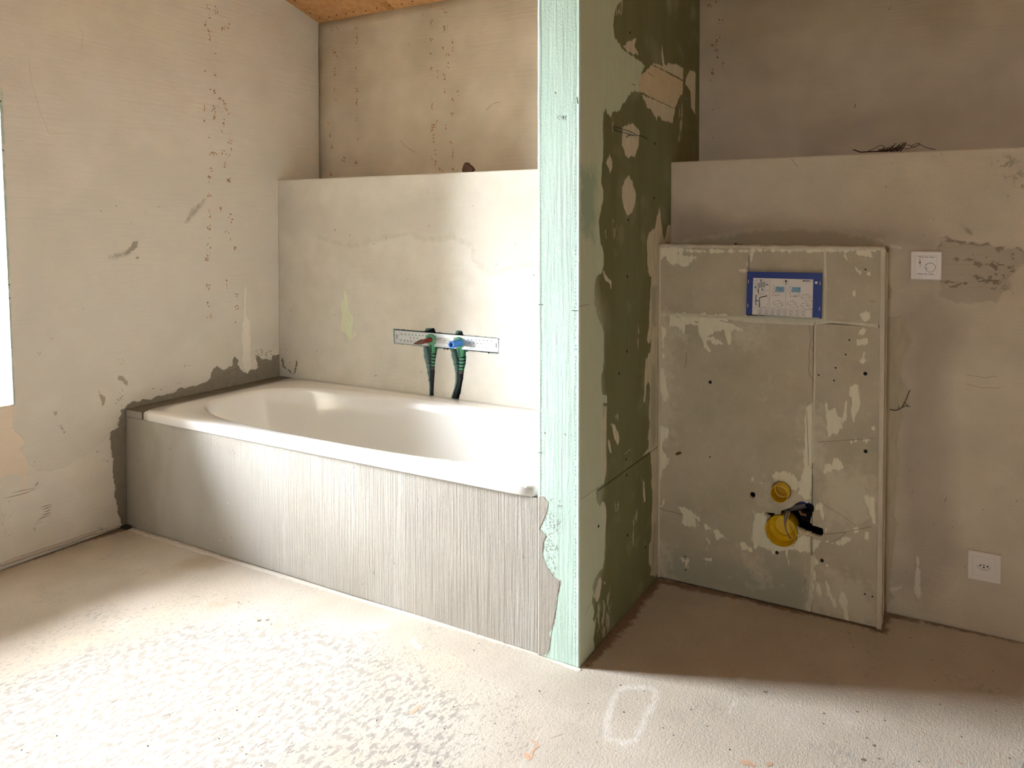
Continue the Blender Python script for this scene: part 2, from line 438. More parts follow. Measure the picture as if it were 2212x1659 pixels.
sl.P('edge', [(-60, -60), (-60, 500)] + cc(0, 840, 4.254, [(60, -300), (135, -60), (135, 130), (118, 230), (130, 380), (200, 440), (235, 490), (180, 550), (240, 630), (270, 690), (340, 740), (460, 748), (600, 715), (760, 620), (900, 520), (1010, 400)]) + [(700, 700), (720, -60)])
sl.S('foamgreen', 5, [(2, 190), (30, 874)])
m_left = paint_mat('left_wall_plaster', PLASTER, [
    dict(n='tone', col=srgb(211, 206, 196), amp=0.035, ns=6, soft=0.03, op=0.6),
    dict(n='edge', col=srgb(206, 201, 192), amp=0.006, ns=25, soft=0.004, op=0.35, h=0.0012),
    dict(n='fresh', col=srgb(230, 214, 196), amp=0.006, ns=40, soft=0.003, op=0.9),
    dict(n='smear', col=CEMENT, amp=0.008, ns=40, soft=0.008, op=0.55),
    dict(n='cement', col=CEMENT, amp=0.006, ns=70, soft=0.0012, mot=0.08, mots=8, h=-0.0015),
    dict(n='blob', col=srgb(160, 151, 136), amp=0.006, ns=70, soft=0.0025, op=0.9),
    dict(n='drip2', col=srgb(228, 220, 206), amp=0.008, ns=70, st=(1, 1, .35), soft=0.002, brk=(0.5, 90, (1, 1, .5)), h=0.0008),
    dict(n='drip', col=srgb(234, 228, 216), amp=0.006, ns=70, st=(1, 1, .35), soft=0.0015, h=0.0015),
    dict(n='foamgreen', col=srgb(176, 196, 180), amp=0.002, soft=0.001, op=0.8),
], lines=[((1, 0.10, 1.0), 75, 0.0012), ((1, 0.3, 1.3), 24, 0.0006)], base2=srgb(223, 218, 209), mscale=1.8, grain=0.0004, gscale=160)
win_edge = [(-1.4385, WZ0), (-1.4675, 1.72), (-1.478, WZ1), (WY0, WZ1), (WY0, WZ0)]
wall_left = sl.grid('wall_left', -1.56, 0, 0, ceil_z(-1.56), 0.006, m_left, holes=[win_edge + []], thick=0.35, kind='structure')
m_wall = paint_mat('room_plaster', srgb(208, 198, 180), mscale=1.5)
wl = join(box(-0.35, 0, RY, -1.56, -0.15, WZ0), box(-0.35, 0, RY, WY0, WZ0, WZ1), box(-0.35, 0, RY, -1.56, WZ1, 4.4), box(-0.35, -0.30, -1.43, 0.15, -0.15, 3.0))
mk('wall_left_front', *wl, m_wall, kind='structure')

# ---- back wall (upper part is seen above the two ledges)
sb = Surf((0, 0, 0), X, Z)
sb.N = np.array([0, -1.0, 0])
m_back = paint_mat('back_wall_plaster', srgb(212, 202, 184), lines=[((0.12, 1, 1.0), 80, 0.0010)], base2=srgb(197, 186, 166), mscale=1.6, grain=0.0003)
wall_back = sb.grid('wall_back', 0, RX, 1.3, CZ, 0.05, m_back, thick=0.2, kind='structure')
mk('wall_back_lower', *box(0, RX, 0.0, 0.2, -0.15, 1.3), m_wall, kind='structure')

# ---- tub-side ledge wall, with the recess of the mounting rail and the two pipe chases
s1 = Surf((0, -DL, 0), X, Z)
chase1 = [(914, 744), (945, 746), (943, 762), (940, 780), (939, 800), (937, 830), (936, 862), (927, 862), (928, 840), (926, 815), (922, 795), (917, 775)]
chase2 = [(974, 748), (1006, 750), (1006, 770), (1006, 785), (1002, 800), (1000, 820), (995, 845), (990, 866), (973, 866), (977, 850), (984, 830), (984, 805), (980, 785), (976, 770)]
rail_hole = [(850, 711), (917, 716), (921, 709), (938, 709), (941, 718), (983, 722), (987, 714), (998, 715), (1001, 724), (1078, 731), (1077, 764), (1004, 757), (1002, 768), (978, 766), (972, 754), (941, 751), (938, 764), (920, 762), (915, 748), (851, 741)]
holes1 = [[s1.uv(*q) for q in h] for h in (chase1, chase2, rail_hole)]
for h in (chase1, chase2, rail_hole): s1.P('foamrim', h)
s1.P('wash', cc(560, 0, 2.676, [(100, 1340), (340, 1370), (480, 1420), (620, 1400), (800, 1345), (940, 1375), (1120, 1370), (1240, 1420), (1250, 1520), (1330, 1590), (1400, 1560), (1600, 1530), (1640, 1100), (1100, 1120), (700, 1180), (100, 1180)]))
s1.S('tide', [3, 7, 4, 8, 5, 6], cc(560, 0, 2.676, [(340, 1370), (480, 1420), (600, 1410), (740, 1370), (860, 1350), (960, 1385), (1120, 1370), (1230, 1420), (1240, 1500), (1330, 1590), (1440, 1550), (1600, 1530)]))
s1.P('lime', cc(580, 560, 2.676, [(437, 178), (455, 210), (462, 300), (486, 330), (488, 460), (465, 472), (450, 430), (420, 420), (418, 260), (428, 225)]), cc(580, 560, 2.676, [(497, 398), (506, 420), (500, 448), (492, 440)]))
s1.S('limew', [1, 5, 3], cc(580, 560, 2.676, [(400, 350), (400, 400)]))
s1.S('whitedrip', [2, 6, 5, 3], [(633, 742), (632, 765), (633, 785), (636, 802)])
s1.S('dk', [2, 5, 4], [(640, 778), (641, 790), (636, 806)], [(609, 770), (612, 790), (632, 808)])
m_l1 = paint_mat('ledge_plaster', srgb(217, 212, 201), [
    dict(n='wash', col=srgb(205, 200, 188), amp=0.03, ns=9, soft=0.025, op=0.55),
    dict(n='tide', col=srgb(184, 175, 160), amp=0.012, ns=30, soft=0.012, op=0.35),
    dict(n='lime', col=srgb(220, 224, 196), amp=0.006, ns=60, st=(1, 1, .3), soft=0.0015, h=0.0008, mot=0.05),
    dict(n='limew', col=srgb(214, 214, 196), soft=0.002),
    dict(n='whitedrip', col=srgb(222, 216, 204), amp=0.002, soft=0.0012, h=0.002),
    dict(n='dk', col=CEMENT, amp=0.006, soft=0.002),
    dict(n='foamrim', col=srgb(120, 152, 146), amp=0.0045, ns=120, soft=0.0012),
], lines=[((1.0, 1, 0.08), 120, 0.0005), ((0.15, 1, 1), 60, 0.0004)], base2=srgb(211, 205, 191), mscale=2.0, grain=0.0003)
m_foam = plain('blue_green_foam', srgb(128, 158, 152), 0.9, bump=0.002, bscale=300, var=0.15)
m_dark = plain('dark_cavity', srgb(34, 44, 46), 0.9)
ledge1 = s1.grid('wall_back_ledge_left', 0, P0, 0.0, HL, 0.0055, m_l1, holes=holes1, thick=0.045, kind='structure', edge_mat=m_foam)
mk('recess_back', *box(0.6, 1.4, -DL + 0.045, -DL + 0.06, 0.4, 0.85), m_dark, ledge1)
mk('ledge_top', *box(0.001, P0 - .001, -DL + .0006, 0, HL - 0.012, HL - .0005), m_wall, ledge1)
mk('ledge_core', *join(box(0, P0, -DL + 0.06, 0, 0, HL - 0.013), box(0, .6, -DL + 0.045, -DL + 0.06, 0, HL - .013), box(1.4, P0, -DL + .045, -DL + .06, 0, HL - .013)), m_wall, ledge1)

# ---- toilet-side ledge wall
s2 = Surf((P1, -DR, 0), X, Z)
c7 = lambda p: cc(1800, 480, 5.184, p)
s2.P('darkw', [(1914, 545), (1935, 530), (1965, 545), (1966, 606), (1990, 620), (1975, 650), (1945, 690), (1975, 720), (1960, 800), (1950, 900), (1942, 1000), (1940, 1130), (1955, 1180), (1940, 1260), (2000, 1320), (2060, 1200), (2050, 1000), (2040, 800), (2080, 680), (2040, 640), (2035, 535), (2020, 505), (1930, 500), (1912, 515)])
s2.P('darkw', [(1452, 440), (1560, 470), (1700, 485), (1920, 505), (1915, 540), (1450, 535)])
s2.P('pale', c7([(585, 1085), (640, 1055), (700, 1075), (765, 1060), (810, 1110), (840, 1180), (860, 1240), (885, 1340), (850, 1420), (800, 1500), (770, 1570), (770, 1640), (700, 1700), (640, 1700), (570, 1700)]),
     [(1912, 800), (1945, 795), (1955, 830), (1965, 860), (1948, 900), (1940, 960), (1944, 990), (1936, 1060), (1930, 1100), (1938, 1130), (1930, 1200), (1925, 1260), (1932, 1290), (1912, 1320)],
     c7([(605, 690), (675, 740), (650, 840), (600, 910)]))
s2.P('scrape', c7([(1180, 270), (1220, 200), (1290, 210), (1450, 220), (1700, 240), (1860, 300), (1950, 270), (2050, 280), (2140, 340), (2140, 500), (2000, 560), (1980, 760), (1900, 800), (1830, 900), (1500, 890), (1250, 880), (1190, 800), (1200, 660)]))
s2.P('speck', c7([(1240, 620), (1700, 610), (1760, 560), (1700, 480), (1260, 470), (1260, 380), (1500, 400), (1950, 420), (2000, 330), (2030, 460), (1900, 700), (1960, 800), (1700, 720), (1300, 760)]))
s2.S('rim', [2, 5, 3, 5, 3], c7([(1200, 260), (1210, 180), (1280, 160), (1290, 205), (1480, 225), (1640, 250), (1740, 245), (1830, 300), (1900, 290), (1960, 268), (2060, 280), (2140, 330)]))
s2.S('tank', [6, 9, 6, 5], [(1480, 520), (1600, 500), (1720, 490), (1800, 495), (1870, 508), (1912, 522)])
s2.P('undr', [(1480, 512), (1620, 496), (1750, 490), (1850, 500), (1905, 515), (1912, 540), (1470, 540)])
s2.S('white', [2, 10, 12, 8], cc(1400, 480, 1.803, [(1050, 1295), (1048, 1370), (1048, 1440), (1052, 1470)]))
s2.S('white', [3, 7, 3], c7([(530, 185), (570, 230), (600, 250)]), c7([(640, 265), (700, 275), (745, 292)]), c7([(720, 775), (800, 758)]))
s2.S('white', [3, 8, 5], cc(1660, 1000, 4.367, [(1270, 1130), (1240, 1180), (1170, 1195)]))
s2.S('pgrey', [2, 8, 3], c7([(1440, 30), (1490, 80), (1550, 130)]))
s2.S('grime', [20, 30, 14], cc(1480, 0, 2.676, [(1830, 930), (1900, 1000), (1960, 1060)]))
m_l2 = paint_mat('toilet_wall_plaster', srgb(206, 194, 172), [
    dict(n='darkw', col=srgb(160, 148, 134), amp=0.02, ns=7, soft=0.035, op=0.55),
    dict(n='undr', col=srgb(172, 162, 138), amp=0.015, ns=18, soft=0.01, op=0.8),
    dict(n='tank', col=srgb(196, 188, 164), amp=0.012, ns=25, soft=0.006, op=0.8),
    dict(n='scrape', col=srgb(172, 160, 142), amp=0.008, ns=25, soft=0.003, op=0.75, h=0.0008),
    dict(n='speck', col=srgb(118, 104, 84), amp=0.02, ns=15, soft=0.006, op=0.75, brk=(0.555, 60, (.7, 1, 1.4)), h=-0.0008),
    dict(n='rim', col=srgb(138, 124, 104), amp=0.005, ns=60, soft=0.002, op=0.75),
    dict(n='pale', col=srgb(186, 174, 148), amp=0.006, ns=70, st=(1, 1, .6), soft=0.0015, h=0.0015, mot=0.10, mots=14, op=0.9),
    dict(n='pgrey', col=srgb(140, 128, 110), soft=0.004, op=0.7),
    dict(n='grime', col=srgb(140, 128, 110), amp=0.02, soft=0.015, op=0.7, brk=(0.53, 45, (1, 1, 1))),
    dict(n='white', col=srgb(214, 206, 190), amp=0.005, ns=80, soft=0.0015, h=0.001),
], lines=[((0.2, 1, 1), 70, 0.0007)], base2=srgb(200, 187, 164), mscale=2.0, grain=0.0006, gscale=170)
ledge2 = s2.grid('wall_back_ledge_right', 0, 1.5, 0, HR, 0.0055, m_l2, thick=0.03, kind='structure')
mk('ledge_run', *box(P1 + 1.5, RX, -DR, 0, 0, HR - .0128), m_wall, ledge2)
mk('ledge_top', *box(P1 + .001, RX, -DR + .0006, 0, HR - 0.012, HR - .0005), m_wall, ledge2)

# ---- remaining walls
mk('wall_right', *box(RX, RX + 0.15, RY, 0.2, -0.15, 4.4), m_wall, kind='structure')
wf = join(box(-0.35, BX0, RY - 0.35, RY, -0.15, 4.4), box(BX1, RX + 0.15, RY - 0.35, RY, -0.15, 4.4), box(BX0, BX1, RY - 0.35, RY, -0.15, BZ0), box(BX0, BX1, RY - 0.35, RY, BZ1, 4.4))
mk('wall_front', *wf, m_wall, kind='structure')

# ---- sloping chipboard ceiling: backing and separate boards
m_chip = paint_mat('chipboard', srgb(206, 160, 112), mottle=0.05, mscale=30, grain=0.0003, gscale=400, base2=srgb(196, 146, 98), rough=0.7, fine=0.1)
m_seam = plain('brown_tape', srgb(176, 124, 62), 0.4, var=0.06, bscale=60)
m_black = plain('black_hole', srgb(22, 18, 14), 0.9)
def slab(x0, x1, y0, y1, lo, hi):
    V = [(x, y, ceil_z(y) + k) for k in (lo, hi) for y in (y0, y1) for x in (x0, x1)]
    return V, [(0, 1, 3, 2), (4, 6, 7, 5), (0, 4, 5, 1), (2, 3, 7, 6), (0, 2, 6, 4), (1, 5, 7, 3)]
ceiling = mk('ceiling', *slab(-0.35, RX + 0.15, RY - 0.35, 0.25, 0.022, 0.12), m_wall, kind='structure')
JX = at(840, 26, 1, 0.0)[0]
for a, c in ((0.002, JX - 0.001), (JX + 0.001, P0 - 0.002), (P0 + 0.0, 4.0), (4.002, RX)):
    for y0, y1 in ((RY, -4.6), (-4.598, -2.3), (-2.298, 0.0)):
        mk('chipboard_panel', *slab(a, c, y0, y1, 0.0, 0.02), m_chip, ceiling)
def ceil_pt(x, y, lift=0.0006):
    d = ray(x, y); nrm = np.array([0, CS, 1.0]); t = (CZ - nrm @ CO) / (nrm @ d); return CO + d * t - nrm / np.linalg.norm(nrm) * lift
mk('tape_patch', *prism([ceil_pt(*q) for q in cc(580, 0, 5.267, [(1262, 30), (1340, 15), (1445, 112), (1385, 128)])], (0, 0, -0.0006)), m_seam, ceiling)
for q in [(300, 7), (476, 150), (580, 203), (690, 193), (775, 170), (882, 157), (967, 136), (1108, 123), (1230, 90), (1374, 62), (1517, 46), (1636, 15)]:
    p = ceil_pt(*cc(580, 0, 5.267, [q])[0]); mk('screw_head', *lathe(p, (0, -CS, -1), [(-0.0005, 0.0042), (0.0006, 0.0042), (0.0009, 0.003)], 10), m_black, ceiling)

# ---- outdoor ground
mk('ground', [(-60, -60, -3.2), (60, -60, -3.2), (60, 60, -3.2), (-60, 60, -3.2)], [(0, 1, 2, 3)], plain('outdoor_ground', srgb(150, 150, 138), 0.9, var=0.1, bscale=3), kind='structure')

# ---- side window: frame and glass set to the outside of the wall
m_frame = plain('white_frame', srgb(228, 228, 226), 0.35)
m_sillw = paint_mat('white_reveal', srgb(232, 232, 230), mscale=3, grain=0.0006)
mg, nt, b = new_mat('window_glass'); N_, L_ = nt.nodes, nt.links
tr = N_.new('ShaderNodeBsdfTransparent'); gl = N_.new('ShaderNodeBsdfGlossy'); gl.inputs['Roughness'].default_value = 0.02
fr = N_.new('ShaderNodeFresnel'); fr.inputs[0].default_value = 1.3; mx = N_.new('ShaderNodeMixShader')
L_.new(fr.outputs[0], mx.inputs[0]); L_.new(tr.outputs[0], mx.inputs[1]); L_.new(gl.outputs[0], mx.inputs[2]); L_.new(mx.outputs[0], nt.nodes['Material Output'].inputs[0])
def frame_x(x0, x1, y0, y1, z0, z1, t):
    return join(box(x0, x1, y0, y0 + t, z0, z1), box(x0, x1, y1 - t, y1, z0, z1), box(x0, x1, y0 + t, y1 - t, z0, z0 + t), box(x0, x1, y0 + t, y1 - t, z1 - t, z1))
def frame_y(y0, y1, x0, x1, z0, z1, t):
    return join(box(x0, x0 + t, y0, y1, z0, z1), box(x1 - t, x1, y0, y1, z0, z1), box(x0 + t, x1 - t, y0, y1, z0, z0 + t), box(x0 + t, x1 - t, y0, y1, z1 - t, z1))
w1 = mk('window_1', *frame_x(-0.345, -0.30, WY0, WY1 - 0.0, WZ0, WZ1, 0.03), m_frame, kind='structure')
mk('pane', *box(-0.328, -0.322, WY0 + .03, WY1 - .03, WZ0 + .03, WZ1 - .03), mg, w1)
# plastered reveal towards the tub, lit by the window
rv = [(0.0, -1.4385, WZ0), (0.0, -1.4675, 1.72), (0.0, -1.478, WZ1)]
mk('reveal', [(x, y - 0.001, z) for x in (-0.001, -0.30) for _, y, z in rv], [(0, 1, 4, 3), (1, 2, 5, 4)], m_sillw, w1)
w2 = mk('fill_window_rear', *frame_y(RY - 0.34, RY - 0.29, BX0, BX1, BZ0, BZ1, 0.05), m_frame, kind='structure')  # invented rear window, placed only for its fill light
mk('pane', *box(BX0 + .05, BX1 - .05, RY - 0.322, RY - 0.316, BZ0 + .05, BZ1 - .05), mg, w2)
# ---- partition between tub and toilet
m_mint = srgb(194, 214, 202)
m_pfront = paint_mat('mint_filler_front', m_mint, [
    dict(n='grey', col=srgb(166, 159, 148), amp=0.006, ns=60, soft=0.0012, h=0.0012, mot=0.05),
    dict(n='speck', col=srgb(150, 158, 148), amp=0.012, ns=25, soft=0.004, brk=(0.56, 170, (1, 1, 1)), op=0.9),
    dict(n='edge', col=srgb(204, 220, 210), amp=0.001, soft=0.002, op=0.6, h=0.0008),
], lines=[((1, 1, 0.06), 110, 0.0006), ((1, 1, 0.10), 30, 0.0006)], base2=srgb(187, 210, 196), mscale=3, mot_st=(1, 1, .3), grain=0.0004, rough=0.7)
spf = Surf((P0, -AP, 0), X, Z)
spf.P('grey', cc(1120, 980, 3.318, [(120, 300), (180, 310), (215, 350), (205, 420), (170, 500), (150, 540), (200, 590), (180, 640), (175, 730), (200, 800), (250, 880), (300, 910), (285, 1000), (270, 1120), (250, 1220), (235, 1300), (225, 1400), (195, 1460), (100, 1480)]))
spf.P('speck', cc(1120, 980, 3.318, [(150, 480), (270, 380), (310, 420), (280, 640), (270, 880), (200, 860), (170, 700)]), cc(1120, 980, 3.318, [(215, 320), (310, 330), (320, 380), (270, 400), (230, 370)]))
spf.S('edge', 7, [(1252, 0), (1251, 700), (1249, 1440)], [(1165, 0), (1165, 700), (1165, 1070)])
def ctop(y): return ceil_z(y) + 0.01
part = mk('wall_partition', *prism([(P0, -AP + .012, 0), (P0, 0, 0), (P0, 0, ctop(0)), (P0, -AP + .012, ctop(-AP))], (P1 - P0 - 0.013, 0, 0)), m_wall, kind='structure')
spf.grid('front_filler', 0, P1 - P0 - .0008, 0, ctop(-AP), 0.0035, m_pfront, part, thick=0.012)
m_dimple = plain('bead_dimple', srgb(150, 172, 160), 0.8)
dm = []
for xc, ya, yb, st in ((1169, 8, 1040, 8.2), (1243, 8, 1420, 8.2)):
    y = ya
    while y < yb:
        if RND.random() < 0.72: dm.append(ell(xc + RND.uniform(-1, 1), y, 1.0, 1.6, RND.uniform(-.3, .3), 6))
        y += st
spf.marks('bead_dimples', m_dimple, part, dm)
m_pencil = plain('pencil', srgb(92, 98, 92), 0.7)
c3 = lambda p: cc(1140, 0, 2.676, p)
spf.marks('pencil_number', m_pencil, part, strokes=[(1.1, c3(q)) for q in (
    [(190, 668), (166, 680), (186, 690)], [(203, 672), (196, 676), (198, 683), (206, 680), (207, 670), (204, 692)], [(212, 668), (210, 680), (221, 678)], [(224, 666), (217, 692)])])
m_mark = plain('dark_scratch', srgb(92, 98, 86), 0.8)
spf.marks('scratches', m_mark, part, strokes=[(2, c3(q)) for q in ([(155, 532), (165, 542)], [(284, 560), (290, 600)])] + [(1.6, cc(1140, 500, 2.676, q)) for q in ([(60, 422), (90, 425)], [(58, 1278), (86, 1282)], [(98, 1160), (101, 1170)], [(212, 1168), (220, 1178)], [(255, 457), (295, 458)])])

sps = Surf((P1, -AP, 0), Y, Z)
A = lambda p: cc(1240, 0, 4.147, p); B = lambda p: cc(1240, 380, 4.148, p); C = lambda p: cc(1240, 760, 4.61, p); D = lambda p: cc(1230, 1060, 4.148, p)
edge_r = (A([(430, -60), (430, 0), (370, 80), (345, 230), (365, 340), (430, 430), (540, 510), (640, 590), (600, 660), (585, 760), (600, 825), (520, 815), (480, 870), (430, 945), (385, 1010), (350, 990), (325, 1050), (300, 1010), (285, 975), (270, 1010), (258, 1150), (262, 1400), (250, 1480)])
          + B([(245, 60), (262, 130), (260, 220), (240, 260), (225, 420), (240, 600), (265, 680), (265, 800), (250, 865), (212, 880), (185, 980), (185, 1130), (205, 1235), (250, 1340), (265, 1400)])
          + C([(295, 0), (295, 180), (268, 230), (275, 380), (285, 420), (330, 430), (330, 505), (290, 515), (288, 640), (300, 650), (325, 540), (320, 1000), (325, 1150), (310, 1260), (300, 1310), (230, 1360), (215, 1400), (235, 1500), (260, 1530), (285, 1480), (310, 1490), (322, 1560)])
          + D([(335, 230), (320, 450), (315, 620), (295, 700), (265, 720), (230, 790), (205, 860), (215, 910), (205, 1000), (225, 1090), (210, 1150), (230, 1210), (220, 1330), (225, 1420), (60, 1640)]))
sps.P('mint', [(1235, -30)] + edge_r + [(1235, 1480)])
sps.P('mintwarm', [(1235, -30), (1300, -20), (1300, 240), (1290, 500), (1285, 640), (1300, 760), (1300, 1100), (1300, 1225), (1275, 1300), (1270, 1450), (1235, 1480)])
sps.P('mintdark', B([(55, -80), (190, -50), (205, 60), (190, 200), (185, 420), (180, 560), (110, 560), (60, 420)]))
sps.P('lip', C([(285, 540), (325, 545), (320, 1000), (325, 1150), (310, 1260), (295, 1300), (275, 1150), (272, 900)]), D([(290, 130), (328, 130), (332, 230), (318, 450), (312, 620), (295, 690), (300, 500), (310, 300)]))
band = (B([(765, 290), (725, 470), (665, 510), (655, 660), (665, 870), (690, 910), (680, 1000), (675, 1360), (652, 1470), (668, 1500), (690, 1470), (690, 1560), (640, 1640)])
        + C([(710, 90), (705, 200), (690, 500), (706, 510), (725, 340), (740, 310), (762, 330), (745, 560), (755, 700), (735, 850), (745, 960), (690, 1030), (760, 992), (772, 1320), (778, 1600)])
        + D([(735, 200), (735, 350), (710, 540), (715, 640), (735, 690), (725, 760), (790, 770)]) + [(1436, 1240), (1436, 520)] + B([(800, 540)]))
sps.P('band', band)
sps.P('band', B([(835, 455), (870, 450), (872, 610), (810, 600)]))
sps.P('bandgrey', C([(772, 130), (812, 130), (815, 900), (770, 960), (765, 700)]), D([(752, 300), (772, 300), (770, 600), (740, 760), (745, 520)]), B([(690, 980), (740, 1000), (735, 1340), (700, 1330)]))
sps.P('white', A([(700, 580), (720, 560), (790, 590), (850, 568), (940, 585), (975, 610), (975, 715), (850, 650)]),
      A([(595, 840), (905, 978), (880, 1105), (840, 1090), (790, 1080), (755, 1030), (740, 1075), (705, 1010), (690, 985), (655, 965), (630, 890)]),
      A([(1005, 690), (1040, 625), (1088, 650), (1085, 1030), (1050, 960), (1040, 820), (1000, 750)]),
      A([(435, 420), (480, 375), (555, 348), (540, 410), (570, 460), (575, 490), (500, 475)]),
      A([(432, 1130), (480, 1120), (520, 1100), (535, 1110), (575, 1150), (590, 1190), (578, 1250), (575, 1310), (540, 1410), (515, 1390), (488, 1425), (455, 1370), (432, 1300)]),
      A([(320, 1365), (338, 1440), (340, 1500), (325, 1570), (310, 1510), (290, 1460)]),
      B([(490, -5), (530, 60), (553, 160), (545, 250), (520, 330), (480, 362), (455, 300), (432, 230), (430, 100), (455, 40)]),
      C([(375, 715), (405, 730), (440, 800), (448, 880), (438, 950), (410, 860), (385, 790)]), C([(330, 850), (350, 880), (370, 960), (378, 1020), (360, 1010), (340, 940)]),
      D([(280, 760), (290, 800), (285, 870), (265, 970), (240, 1005), (222, 950), (230, 880), (255, 820)]), D([(310, 815), (326, 815), (324, 838), (312, 838)]))
sps.S('white', [3, 10, 12, 8], A([(785, 400), (790, 470), (800, 560), (812, 640)]))
sps.S('white', [4, 10, 6], C([(430, 1290), (690, 1300), (705, 1480)])[1:], B([(285, 490), (290, 555)]), B([(262, 850), (275, 900), (330, 960), (330, 1000)]))
sps.P('tape', A([(690, 585), (640, 640), (600, 665), (583, 740), (592, 815), (660, 860), (900, 975), (920, 930), (945, 870), (975, 840), (975, 730), (860, 665), (740, 600)]))
sps.P('wisp', B([(340, 420), (375, 430), (385, 580), (365, 560)]), C([(395, 620), (435, 640), (435, 670), (400, 650)]), D([(600, 180), (620, 200), (590, 330), (570, 480), (555, 380)]), D([(400, 130), (440, 120), (450, 170), (400, 210)]), B([(560, 1370), (585, 1380), (585, 1560), (570, 1560)]), C([(680, 1280), (705, 1300), (715, 1480), (690, 1480)]), A([(330, 1000), (360, 1100), (340, 1180), (325, 1100)]), D([(260, 1000), (330, 1000), (350, 900), (360, 890), (365, 1220), (300, 1330), (250, 1300), (225, 1180)]), A([(940, 860), (975, 900), (960, 1290), (930, 1280), (940, 1000)]), A([(385, 60), (440, 20), (430, 110), (380, 140)]), D([(130, 420), (185, 420), (190, 460), (130, 450)]))
m_side = paint_mat('green_board', srgb(128, 130, 98), [
    dict(n='mint', col=srgb(203, 215, 191), amp=0.004, ns=90, soft=0.0014, h=0.0010, mot=0.04, mots=6, st=(1, 1, .4)),
    dict(n='mintwarm', col=srgb(201, 207, 183), amp=0.03, ns=8, soft=0.03, op=0.5),
    dict(n='mintdark', col=srgb(158, 184, 160), amp=0.02, ns=14, soft=0.02, op=0.8),
    dict(n='lip', col=srgb(214, 206, 186), amp=0.003, soft=0.002, h=0.001, op=0.8),
    dict(n='band', col=srgb(202, 195, 172), amp=0.007, ns=80, st=(1, 1, .22), soft=0.0015, h=0.0008, mot=0.09, mots=40),
    dict(n='bandgrey', col=srgb(166, 166, 146), amp=0.012, ns=40, st=(1, 1, .2), soft=0.006, op=0.7),
    dict(n='wisp', col=srgb(204, 198, 176), amp=0.012, ns=60, st=(1, 1, .25), soft=0.004, op=0.7, brk=(0.52, 90, (1, 1, .25))),
    dict(n='white', col=srgb(212, 206, 184), amp=0.004, ns=80, st=(1, 1, .5), soft=0.0014, h=0.001, mot=0.07, mots=30),
    dict(n='tape', col=srgb(216, 202, 172), amp=0.003, soft=0.0015, h=0.0012, mot=0.06, mots=20),
], mottle=0.05, mscale=4, mot_st=(1, 1, .25), rough=0.75, grain=0.0001, base2=srgb(122, 122, 88))
JZ = (at(1415, 970, 0, P1)[2] + at(1300, 1053, 0, P1)[2]) / 2
LY = AP
sps.grid('plasterboard', 0.0004, LY, 0, JZ - 0.002, 0.0042, m_side, part, thick=0.0125)
sps.grid('plasterboard', 0.0004, LY, JZ + 0.002, ctop(-LY * .5) + .17, 0.0042, m_side, part, thick=0.0125)
jf = Surf((P1 + 0.0004, -AP, 0), Y, Z); jf.lay = sps.lay
jf.grid('joint_filler', 0.003, jf.uv(1291, 1056)[0], JZ - 0.01, JZ + 0.01, 0.004, m_side, part, thick=0.012)
m_line = plain('thin_dark_line', srgb(60, 56, 40), 0.8)
sps.marks('pencil_line', m_line, part, strokes=[(0.5, B([(484, 440), (478, 900), (474, 1570)])), (0.7, A([(740, 0), (740, 350)])), (0.8, B([(40, 1170), (130, 1152)])), (1.0, D([(140, 1115), (190, 1000)]))])
for q in A([(502, 292), (724, 1287)]) + B([(484, 394), (717, 196), (478, 900), (474, 1572)]) + C([(520, 1072), (524, 1230), (448, 215)]) + D([(519, 400), (680, 508), (260, 318)]):
    p = sps.xyz(*sps.uv(*q)); mk('screw_head', *lathe(p, (1, 0, 0), [(-0.001, 0.0045), (0.0006, 0.0045), (0.0004, 0.002)], 10), m_black, part)
m_lightline = plain('pale_scratch', srgb(206, 200, 178), 0.8)
sps.marks('pale_scratches', m_lightline, part, strokes=[(1.0, A(q)) for q in ([(210, 380), (140, 660), (115, 840)], [(210, 380), (300, 500), (420, 640)], [(120, 405), (125, 425)])] + [(1.3, A([(380, 735), (470, 785), (600, 830)])), (1.2, C([(500, 1020), (560, 970)])), (1.6, A([(1000, 735), (1065, 775)]))])
m_crease = plain('crease', srgb(128, 120, 96), .9)
sps.marks('crease_shadows', m_crease, part, strokes=[(1.5, A([(720, 590), (860, 655), (975, 725)])), (1.1, A([(600, 830), (760, 905), (905, 975)])), (2.4, A([(945, 855), (1050, 905)])), (2.0, A([(520, 752), (545, 765)])), (1.6, A([(660, 650), (715, 690)])), (1.4, A([(440, 445), (510, 490), (575, 505)])), (1.2, B([(740, 1310), (700, 1385)]))])
# ================================================================== THINGS
# ---- tub apron
m_apron = paint_mat('apron_plaster', srgb(168, 161, 150), [
    dict(n='joint', col=srgb(190, 186, 178), amp=0.008, ns=40, st=(1, 1, .2), soft=0.012, op=0.5),
    dict(n='left', col=srgb(150, 143, 128), amp=0.03, ns=8, soft=0.03, op=0.5),
    dict(n='smooth', col=srgb(178, 174, 166), amp=0.03, ns=6, soft=0.03, op=0.6),
    dict(n='crk', col=srgb(104, 98, 88), amp=0.001, soft=0.0008),
], lines=[((1, 1, 0.03), 150, 0.0009), ((1, 1, 0.15), 30, 0.0006)], base2=srgb(175, 170, 160), mscale=2.5, mot_st=(1, 1, .5), grain=0.0004)
sa = Surf((0, -AP + 0.004, 0), X, Z)
sa.S('joint', [7, 9, 8], [(619, 972), (618, 1100), (614, 1245)], [(864, 1030), (862, 1150), (858, 1310)])
sa.P('left', [(260, 880), (330, 900), (345, 960), (330, 1150), (265, 1150)])
sa.P('smooth', [(380, 940), (600, 975), (600, 1230), (400, 1180)])
sa.S('crk', [1.2, 1.6, 1], [(1160, 1075), (1161, 1300), (1160, 1350), (1166, 1410)])
